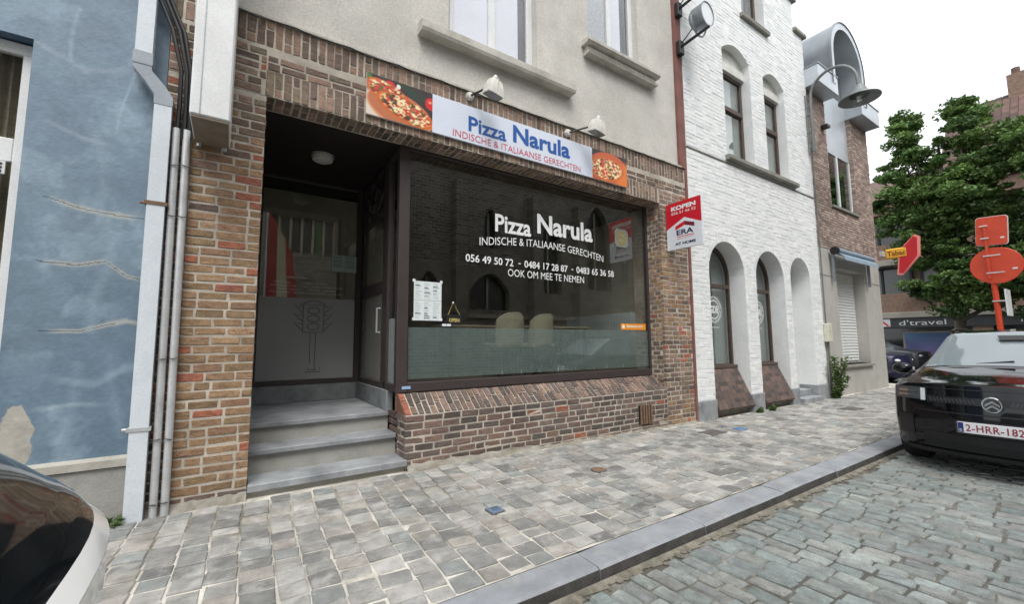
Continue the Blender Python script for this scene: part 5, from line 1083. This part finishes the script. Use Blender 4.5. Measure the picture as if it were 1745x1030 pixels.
# hedge-like balcony greenery of the block
rng=np.random.default_rng(3)
for (yy0,yy1,z,lab) in ((1.2,2.2,3.78,'green balcony plants on the lower balcony of the far block'),(1.0,2.4,6.35,'green balcony plants on the upper balcony of the far block')):
    t=thing('balcony_plant',(28.9,(yy0+yy1)/2,z),lab,'plant'); n=900; pp=np.stack([28.9+rng.normal(size=n)*.12,rng.uniform(yy0,yy1,n),z-.1+np.abs(rng.normal(size=n))*.16],1); leaves('foliage',t,pp,np.array([.06,.11,.03])*(.7+.6*rng.random((n,1))),.12,rng); B('planter',M_conc,t,(28.8,28.995,yy0,yy1,z-.35,z-.02))
def weed(name,c,nst,h,spread,label,n=260,sz=.05,stem=True):
    rng=np.random.default_rng(int(abs(c[0])*97)+5); t=thing(name,c,label,'plant'); P_=[]
    for i in range(nst):
        a=rng.uniform(0,2*math.pi); e=np.array(c)+np.array([math.cos(a)*spread*rng.random(),-abs(math.sin(a))*spread*rng.random(),h*rng.uniform(.35,1)]); s0=np.array(c)+np.array([rng.uniform(-.05,.05),rng.uniform(-.04,.02),0])
        if stem: b=MB(); b.tube([tuple(s0),tuple((s0+e)/2+np.array([0,0,.03])),tuple(e)],[.006,.004,.002],4); b.build('stem',mat('weed_stem',lin(96,112,62),.8,.1,6) if 'weed_stem' not in MATS else MATS['weed_stem'],t)
        q=rng.random((n//nst,1)); P_.append(s0+(e-s0)*q+rng.normal(size=(n//nst,3))*np.array([.05,.04,.04])*min(1,spread*3))
    pp=np.concatenate(P_); pp[:,2]=np.maximum(pp[:,2],c[2]+.01); pp[:,1]=np.minimum(pp[:,1],-.02); leaves('foliage',t,pp,np.array([.085,.14,.04])*(.6+.8*rng.random((len(pp),1))),sz,rng)
weed('tall_weed',(11.95,-.12,zpave(11.95,-.12)),14,1.15,.3,'tall green weed growing at the foot of the white house corner',900,.07)
weed('moss_tuft',(-.66,-.05,-.01),10,.07,.14,'yellow green moss tuft at the foot of the blue house downpipe',520,.03,False)
weed('moss_tuft',(8.45,-.10,zpave(8.45,-.1)),10,.12,.12,'small green tuft between the two tiled window aprons',300,.04,False)
weed('dry_tuft',(8.85,-.12,zpave(8.85,-.1)),10,.10,.14,'low dry tuft under the second tiled window apron',260,.04,False)

fl=thing('flag',(1.5,-9.2,0),'red and pale flag on a pole across the street, mirrored in the porch glass','flag'); b=MB(); b.tube([(.9,-9.2,-.14),(.9,-9.2,6.6)],.035,8); b.build('pole',M_galv,fl)
M_flag_r=mat('flag_red',lin(170,40,44),.8,.1,3); M_flag_w=mat('flag_pale',lin(200,190,160),.8,.1,3)
for i,m_ in enumerate((M_flag_r,M_flag_w,M_flag_r)):
    b=MB(); n=10; vs=[]
    for j in range(n+1):
        zz=6.2-4.9*j/n
        for e in (0,1): xx=.94+.28*(i+e)+.35*(j/n)*(i+e)/3; vs.append((xx,-9.2+.10*math.sin(j*.9+(i+e)*1.4),zz-.5*(i+e)*(1-j/n)))
    b.add(vs,[(2*j,2*j+1,2*j+3,2*j+2) for j in range(n)]); b.build('stripe',m_,fl,True,fix=False)
# ================================================================== cars
def ckeys(keys,x):
    k=np.array(keys,float); return [np.interp(x,k[:,0],k[:,i]) for i in range(1,k.shape[1])]
def smooth_x(a,x,s):
    out=np.zeros_like(a)
    for i,xx in enumerate(x):
        w=np.exp(-((x-xx)/s)**2/2); w*=np.gradient(x); out[i]=(a*w).sum()/w.sum()
    return out
SEGN=[2,3,3,4,3,7,5,6]
def ring_pts(zb,w,zsh,wb,zbelt,wr,zr,zt,arch):
    p=[(0,zb),(.86*w,zb),(.975*w,zb+.07),(w,zb+.5*(zsh-zb)),(.992*w,zsh),(wb,zbelt),(wr,zr),(wr*.6,zr+(zt-zr)*.72),(0,zt)]
    p=[(a,max(z,arch+.012*i) if 1<=i<=3 else z) for i,(a,z) in enumerate(p)]
    P_=[np.array(q) for q in p]; out=[]; seg=[]
    for k in range(8):
        a,b,c,d=P_[max(k-1,0)],P_[k],P_[k+1],P_[min(k+2,8)]
        if k==7: d=np.array([-P_[7][0],P_[7][1]])
        for i in range(SEGN[k]):
            t=i/SEGN[k]
            if k in (0,5) or (k==4): q=b+(c-b)*t
            else:
                m1=(c-a)*.35; m2=(d-b)*.35; q=(2*t**3-3*t*t+1)*b+(t**3-2*t*t+t)*m1+(-2*t**3+3*t*t)*c+(t**3-t*t)*m2
            out.append(q); seg.append(k)
    out.append(P_[8]); return np.array(out),seg
def car_parts(spec):
    xs=np.unique(np.concatenate([np.linspace(0,spec['L'],spec.get('ns',90)),np.array([0,.02,.05,.09,spec['L']-.09,spec['L']-.05,spec['L']-.02])]))
    A_=ckeys(spec['keys'],xs); A_=[smooth_x(a,xs,spec.get('sm',.045)) for a in A_]
    G=[]
    for i,x in enumerate(xs):
        arch=-9
        for xc in spec['wheels']:
            d=abs(x-xc); R=spec['wr']+.05
            if d<R: arch=max(arch,spec['wr']+math.sqrt(R*R-d*d))
        pts,seg=ring_pts(*[a[i] for a in A_],arch); W_=spec['W']
        q=np.zeros((len(pts),3)); q[:,1]=pts[:,0]; q[:,2]=pts[:,1]
        cf=spec['cf']*np.abs(pts[:,0]/W_)**2.6; cr=spec['cr']*np.abs(pts[:,0]/W_)**spec.get('ex',2.6); f=max(0,1-x/1.0)**1.5; r=max(0,1-(spec['L']-x)/.9)**1.5
        q[:,0]=x+(cf+spec['lf'](pts[:,1]))*f-(cr+spec['lr'](pts[:,1]))*r; G.append(q)
    G=np.array(G); parts={}
    def addq(nm,a,b,c,d):
        parts.setdefault(nm,MB()).quad(tuple(a),tuple(b),tuple(c),tuple(d))
    mir=np.array([1,-1,1])
    for i in range(len(xs)-1):
        xm=(xs[i]+xs[i+1])/2
        for k,sg_ in enumerate(seg):
            nm=spec['part'](xm,sg_,k)
            if nm is None: continue
            a,b,c,d=G[i,k],G[i+1,k],G[i+1,k+1],G[i,k+1]; sd_=nm in ('side_window','pillar_trim','sill'); tg='#%d'%spec.get('panes',lambda q:0)(xm) if sd_ else ''; addq(nm+tg+('l' if sd_ else ''),a,b,c,d); addq(nm+tg+('r' if sd_ else ''),d*mir,c*mir,b*mir,a*mir)
    for idx,cap,nm in ((0,1,'body'),(len(xs)-1,-1,'body')):
        C=[(-1+2*j/10) for j in range(11)]
        for k in range(len(seg)):
            for j in range(10):
                def pt(kk,cj):
                    e=G[idx,kk]; y=e[1]*cj; W_=spec['W']; ex=2.6 if cap==1 else spec.get('ex',2.6); c0=(spec['cf'] if cap==1 else -spec['cr'])*(abs(y/W_)**ex-abs(e[1]/W_)**ex); return (e[0]+c0,y,e[2])
                parts.setdefault(nm,MB()).quad(pt(k,C[j]),pt(k,C[j+1]),pt(k+1,C[j+1]),pt(k+1,C[j]))
    return parts,G,xs
def sub(o,parent):   # child in its parent's own coordinates
    o.parent=parent; return o
def weld(mb,name,m,parent,smooth=True):
    import bmesh
    me=mb.mesh(name,m); bm=bmesh.new(); bm.from_mesh(me); bmesh.ops.remove_doubles(bm,verts=bm.verts,dist=.0008); bmesh.ops.recalc_face_normals(bm,faces=bm.faces)
    for f in bm.faces: f.smooth=True
    bm.to_mesh(me); bm.free()
    try: me.set_sharp_from_angle(angle=math.radians(42))
    except Exception: pass
    return sub(link(name,me,None,None),parent)
M_tyre=mat('tyre',lin(34,34,35),.85,.1,20,.2,60); M_rim=mat('alloy',lin(120,122,126),.35,.05,5,metal=.8)
M_cglass=mat('car_glass',lin(22,26,28),.04,.0,1,spec=.9,var2=0); M_wscreen=mat('windscreen_sky_tint',lin(120,130,134),.05,0,1,spec=1.0,var2=0); M_chrome=mat('chrome',lin(200,202,205),.15,0,1,metal=1,var2=0); M_trim=mat('black_trim',lin(24,24,26),.45,.08,20)  # windscreen: reflected sky is painted into its pale base colour
def wheel(root,x,y,r,side):
    b=MB(); w=.11; b.lathe([(r*.62,-w*.9),(r*.93,-w),(r,-w*.7),(r,w*.7),(r*.93,w),(r*.62,w*.9)],(x,y,r),(0,1,0),28); ty=sub(b.build('wheel',M_tyre,None,True),root)
    b=MB(); b.lathe([(r*.64,-.09*side*0),(r*.64,.07*side),(r*.60,.09*side),(r*.54,.05*side),(.001,.05*side)],(x,y,r),(0,1,0),28); rm=sub(b.build('rim',M_rim,None,True),ty)
    for i in range(5):
        a=2*math.pi*i/5; b=MB(); c_,s_=math.cos(a),math.sin(a); d=.028
        b.add([(x+.05*c_-d*s_,y+.085*side,r+.05*s_+d*c_),(x+.05*c_+d*s_,y+.085*side,r+.05*s_-d*c_),(x+r*.58*c_+d*s_,y+.092*side,r+r*.58*s_-d*c_),(x+r*.58*c_-d*s_,y+.092*side,r+r*.58*s_+d*c_),(x+.05*c_-d*s_,y+.05*side,r+.05*s_+d*c_),(x+.05*c_+d*s_,y+.05*side,r+.05*s_-d*c_),(x+r*.58*c_+d*s_,y+.055*side,r+r*.58*s_-d*c_),(x+r*.58*c_-d*s_,y+.055*side,r+r*.58*s_+d*c_)],[(0,1,2,3),(0,4,5,1),(2,6,7,3),(0,3,7,4),(1,5,6,2)])
        sub(b.build('spoke',M_rim,None),ty)
def car(name,loc,rz,label,spec,paint,glassm=None,group=None):
    t=thing(name,loc,label,'car',group,rz); parts,G,xs=car_parts(spec)
    for nm,mb in parts.items():
        nm=nm.split('#')[0]
        m=paint if nm in ('body','bonnet','roof') else M_trim if nm in ('sill','underbody','pillar_trim','roof_black') else M_wscreen if nm=='windscreen' else (glassm or M_cglass)
        if nm=='roof_black': nm='roof'
        weld(mb,nm,m,t)
    for xc in spec['wheels']:
        for s in (-1,1): wheel(t,xc,s*(spec['W']-.115),spec['wr'],s)
    b=MB(); b.box(.3,spec['L']-.3,-spec['W']*.8,spec['W']*.8,.2,.45); sub(b.build('chassis',M_trim,None),t)
    return t,G,xs
# ---- black hatchback at the kerb, front towards us
M_bpaint=mat('black_paint',lin(14,16,20),.06,.0,1,var2=0,spec=.42)
def part_c3(x,seg,k):
    if seg==0: return 'underbody'
    if seg==1 or (seg==2 and x>.5): return 'sill'
    if seg>=6 and .98<x<1.78: return 'windscreen'
    if seg>=6 and x<=.98: return 'bonnet'
    if seg>=6 and 1.78<=x<3.55: return 'roof'
    if seg>=6 and x>3.62 and x<3.93: return 'rear_window'
    if seg==5 and 1.35<x<3.35: return 'pillar_trim' if (2.28<x<2.38 or 3.1<x<3.16) else 'side_window'
    return 'body'
S1=dict(panes=lambda x: 0 if x<2.33 else 1 if x<3.13 else 2,L=4.0,W=.875,cf=.30,cr=.22,wheels=(.80,3.33),wr=.325,sm=.04,part=part_c3,
 lf=lambda z: np.interp(z,[.15,.35,.55,.75,.95,1.05],[.10,.02,0,.015,.05,.12]), lr=lambda z: np.interp(z,[.2,.5,.9,1.5],[.08,0,.05,.3]),
 #     x   zb   w    zsh  wb   zbelt wr   zr   zt
 keys=[(0,.20,.80,.86,.77,.90,.68,.935,.955),(.10,.19,.845,.88,.80,.93,.70,.965,.985),(.35,.19,.87,.90,.815,.96,.70,1.0,1.03),(.95,.19,.875,.92,.82,1.02,.70,1.08,1.115),(1.05,.19,.875,.925,.82,1.03,.69,1.12,1.17),(1.75,.19,.875,.94,.82,1.06,.60,1.49,1.535),(2.2,.19,.875,.95,.82,1.07,.60,1.53,1.577),(3.4,.19,.875,.97,.82,1.10,.58,1.48,1.53),(3.75,.20,.865,.98,.80,1.10,.58,1.32,1.36),(3.92,.22,.84,.95,.78,1.05,.60,1.10,1.13),(4.0,.26,.80,.85,.74,.95,.62,.98,.99)])
bc,G,xs=car('black_car',(6.42,-3.42,-.128),0,'black hatchback parked at the kerb facing the camera on the right',S1,M_bpaint)
# front details, in car coordinates (x to the rear, y towards the houses, z up)
def fx(y,z,o=0): return float(S1['cf']*abs(y/.875)**2.6+S1['lf'](np.array(z)))-o
def patch(name,y0,y1,z0,z1,m,off,parent=None,n=8,zt=None,th=.02):
    """panel that follows the curved nose; zt(y)->(z0,z1) optional"""
    b=MB(); vs=[]
    for o in (off,off-th):
        for i in range(n+1):
            y=y0+(y1-y0)*i/n; a,c=zt(y) if zt else (z0,z1)
            for j in range(5): z=a+(c-a)*j/4; vs.append((fx(y,z,o),y,z))
    m_=(n+1)*5; fs=[(i*5+j,i*5+5+j,i*5+6+j,i*5+1+j) for i in range(n) for j in range(4)]
    for e in (0,n): fs+=[(e*5+j,e*5+j+1,m_+e*5+j+1,m_+e*5+j) for j in range(4)]
    for j in (0,4): fs+=[(i*5+j,i*5+5+j,m_+i*5+5+j,m_+i*5+j) for i in range(n)]
    b.add(vs,fs); return sub(b.build(name,m,None),parent or bc)
M_lens=mat('head_lens',lin(76,80,86),.06,0,1,spec=.9,var2=0); M_led=mat('led_white',lin(214,218,222),.25,0,1,var2=0); M_grille=mat('grille_black',lin(20,20,23),.4,.05,30)
patch('grille',-.50,.50,.755,.83,M_grille,.006); gp=bc
for s in (-1,1):
    hl=patch('headlight',s*.52,s*.81,.775,.905,M_lens,.010,n=6); patch('running_light',s*.515,s*.555,.77,.90,M_led,.016,hl,2); 
    for z in (.815,.862): patch('light_bar',s*.58,s*.77,z-.012,z+.012,M_chrome,.014,hl,4)
    patch('side_vent',s*.64,s*.79,.36,.62,M_grille,.006,n=5,zt=lambda y: (.36+.02*abs(y),.60-.12*(abs(y)-.64)))
    patch('fog_trim',s*.55,s*.63,.33,.40,M_trim,.012,n=2)
    # chevron texture at both sides of the badge
    for i in range(12):
        y=s*(.12+i*.03); b=MB(); 
        for (a,c) in ((0,.02),(.02,0)): pass
        b.add([(fx(y,.775,.012),y,.772),(fx(y,.775,.012),y+s*.010,.772),(fx(y,.81,.012),y+s*.028,.812),(fx(y,.81,.012),y+s*.018,.812)],[(0,1,2,3)]); sub(b.build('grille_mark',mat('grille_mark',lin(70,72,78),.4,0,1,metal=.5) if 'grille_mark' not in MATS else MATS['grille_mark'],None),bc)
patch('lower_intake',-.56,.56,.27,.44,M_grille,.008,n=10); patch('bumper_lip',-.74,.74,.215,.25,M_trim,.02,n=12,th=.05); patch('bumper_crease',-.62,.62,.655,.668,M_trim,.010,n=10,th=.012)
patch('bonnet_gap',-.66,.66,.905,.913,M_trim,.004,n=12,th=.02)
# badge: ring and two chevrons
b=MB(); n=28; zc_=.775; ry,rz_=.066,.072
b.tube([(fx(0,zc_,.028),ry*math.cos(2*math.pi*i/n),zc_+rz_*math.sin(2*math.pi*i/n)) for i in range(n+1)],.009,6,caps=False); bd=sub(b.build('badge_ring',M_chrome,None,True),bc)
b=MB(); b.lathe([(.001,.0),(.062,.0)],(fx(0,zc_,.022),0,zc_),(-1,0,0),24); sub(b.build('badge_disc',M_lens,None),bd)
for zz in (.005,-.035):
    b=MB(); pr=[(-.052,zc_+zz-.022),(0,zc_+zz+.018),(.052,zc_+zz-.022),(.052,zc_+zz-.002),(0,zc_+zz+.038),(-.052,zc_+zz-.002)]; b.prism(pr,'x',fx(0,zc_,.034),fx(0,zc_,.024)); sub(b.build('badge_chevron',M_chrome,None),bd)
# number plate
Xp=fx(0,.53,.03); b=MB(); b.bbox(Xp,Xp+.014,-.26,.26,.475,.585,b=.003); pl=sub(b.build('number_plate',mat('plate_white',lin(228,228,232),.4,0,1,var2=0),None),bc); b=MB(); b.box(Xp-.0015,Xp-.0002,.215,.256,.48,.58); sub(b.build('plate_band',mat('plate_blue',lin(30,44,110),.4,0,1),None),pl)
b=MB(); b.box(Xp+.003,Xp+.03,-.275,.275,.462,.598); sub(b.build('plate_holder',M_trim,None),bc)
M_plred=mat('plate_red',lin(140,26,44),.5,0,1,var2=0)
sub(letters('plate_characters','2-HRR-182',M_plred,None,(Xp,.20,.495),(0,-1,0),EZ,(-1,0,0),.395,.07,bold=.012,spacing=1.08),pl); sub(letters('plate_characters','B',M_led,None,(Xp-.0015,.245,.49),(0,-1,0),EZ,(-1,0,0),.018,.025),pl)
for s in (-1,1):
    b=MB(); b.sph((1.28,s*.985,1.06),(.075,.105,.075),14,9); mr=sub(b.build('wing_mirror',M_bpaint,None,True),bc); b=MB(); b.tube([(1.27,s*.80,1.0),(1.275,s*.93,1.02)],[.035,.03],8); sub(b.build('mirror_arm',M_trim,None,True),mr)
    b=MB(); b.tube([(1.85,s*.575,1.555),(2.1,s*.58,1.585),(3.2,s*.56,1.565),(3.45,s*.55,1.53)],.016,7); sub(b.build('roof_rail',M_trim,None,True),bc)
b=MB(); b.add([(1.60,-.13,1.475),(1.60,.13,1.475),(1.50,.10,1.42),(1.50,-.10,1.42)],[(0,1,2,3)]); b.xf(Matrix.Translation((-.006,0,.012))); sub(b.build('sensor_cover',M_trim,None),bc)
for (ya_,yb2_) in ((.55,-.05),(-.05,-.6)): b=MB(); b.tube([(1.0,ya_,1.105+.02*(ya_>0)*0),(1.06,yb2_,1.185)],.009,5); sub(b.build('wiper',M_trim,None),bc)
# ---- white small car, only its tail corner in view
M_wcar=mat('white_car_paint',lin(244,244,242),.25,.0,1,coat=.8,var2=0)
M_hatch=mat('hatch_glass',lin(18,21,24),.06,0,1,spec=.8,var2=0)
def part_w(x,seg,k):
    if seg==0: return 'underbody'
    if seg==1: return 'sill'
    if seg>=6 and 2.72<x<3.455 and (k>=23 or x<3.1): return 'rear_window'
    if seg>=6 and .85<x<1.6: return 'windscreen'
    if seg>=6 and 1.6<=x<=2.72: return 'roof_black'
    if seg==5 and 1.2<x<2.75: return 'pillar_trim' if 1.95<x<2.05 else 'side_window'
    return 'body'
S2=dict(panes=lambda x: 0 if x<2.0 else 1,L=3.48,ns=130,W=.80,cf=.25,cr=.22,ex=3.3,wheels=(.70,2.85),wr=.30,sm=.012,part=part_w,lf=lambda z: np.interp(z,[.2,.5,.95],[.08,0,.06]),lr=lambda z: np.interp(z,[.2,.35,.6,.8,1.0],[.10,.06,.04,.01,0]),
 keys=[(0,.22,.74,.78,.70,.82,.60,.85,.87),(.3,.20,.79,.84,.75,.90,.64,.94,.96),(.85,.19,.80,.88,.76,.98,.64,1.03,1.06),(1.6,.19,.80,.90,.76,1.0,.57,1.40,1.43),(2.1,.19,.80,.92,.76,1.0,.57,1.43,1.47),(2.73,.19,.80,1.0,.78,1.08,.58,1.41,1.45),(2.98,.19,.80,1.0,.78,1.08,.62,1.34,1.38),(3.28,.20,.80,1.0,.78,1.07,.67,1.19,1.21),(3.43,.24,.795,.99,.775,1.05,.69,1.09,1.10),(3.48,.28,.79,.95,.765,1.0,.70,1.035,1.04)])
wc,G2,xs2=car('white_car',(-.175-3.48,-3.52,-.125),0,'white small car with dark glass tailgate at the lower left corner',S2,M_wcar,M_hatch)
for s in (-1,1): b=MB(); b.sph((3.27,s*.70,.62),(.07,.06,.07),12,8); sub(b.build('tail_light',mat('tail_red%d'%s,lin(150,20,24),.2,0,1),None,True),wc)
b=MB(); b.bbox(3.49,3.50,-.26,.26,.42,.53,b=.002); sub(b.build('number_plate',M_led,None),wc)
# ---- cars beyond the corner
def part_b(x,seg,k):
    if seg==0: return 'underbody'
    if seg<=1: return 'sill'
    if seg>=6 and 1.05<x<1.75: return 'windscreen'
    if seg==5 and 1.35<x<3.7: return 'pillar_trim' if (2.4<x<2.5) else 'side_window'
    return 'body'
S3=dict(S1); S3.update(L=4.3,part=part_b,wheels=(.82,3.5),ns=60,keys=[(k[0]*1.075,)+k[1:] for k in S1['keys']])
M_gpaint=mat('grey_car_paint',lin(66,70,74),.3,0,1,coat=1,var2=0,metal=.3); M_vpaint=mat('blue_car_paint',lin(34,36,66),.3,0,1,coat=1,var2=0)
c3,_,_=car('grey_car',(25.6,1.08,-.16),math.pi/2,'dark grey car parked before the travel shop, nose to the right',S3,M_gpaint)
for s in (-1,1): b=MB(); b.sph((.22,s*.66,.78),(.10,.12,.06),12,8); sub(b.build('headlight',M_led,None,True),c3)
c4,_,_=car('blue_car',(19.3,.25,-.16),math.pi/2,'dark blue car just behind the corner house, only its nose showing',S3,M_vpaint)
for s in (-1,1): b=MB(); b.sph((.20,s*.66,.78),(.10,.12,.06),12,8); sub(b.build('headlight',M_led,None,True),c4)
b=MB(); b.bbox(-.01,.0,-.26,.26,.45,.56,b=.002); sub(b.build('number_plate',M_led,None),c4)
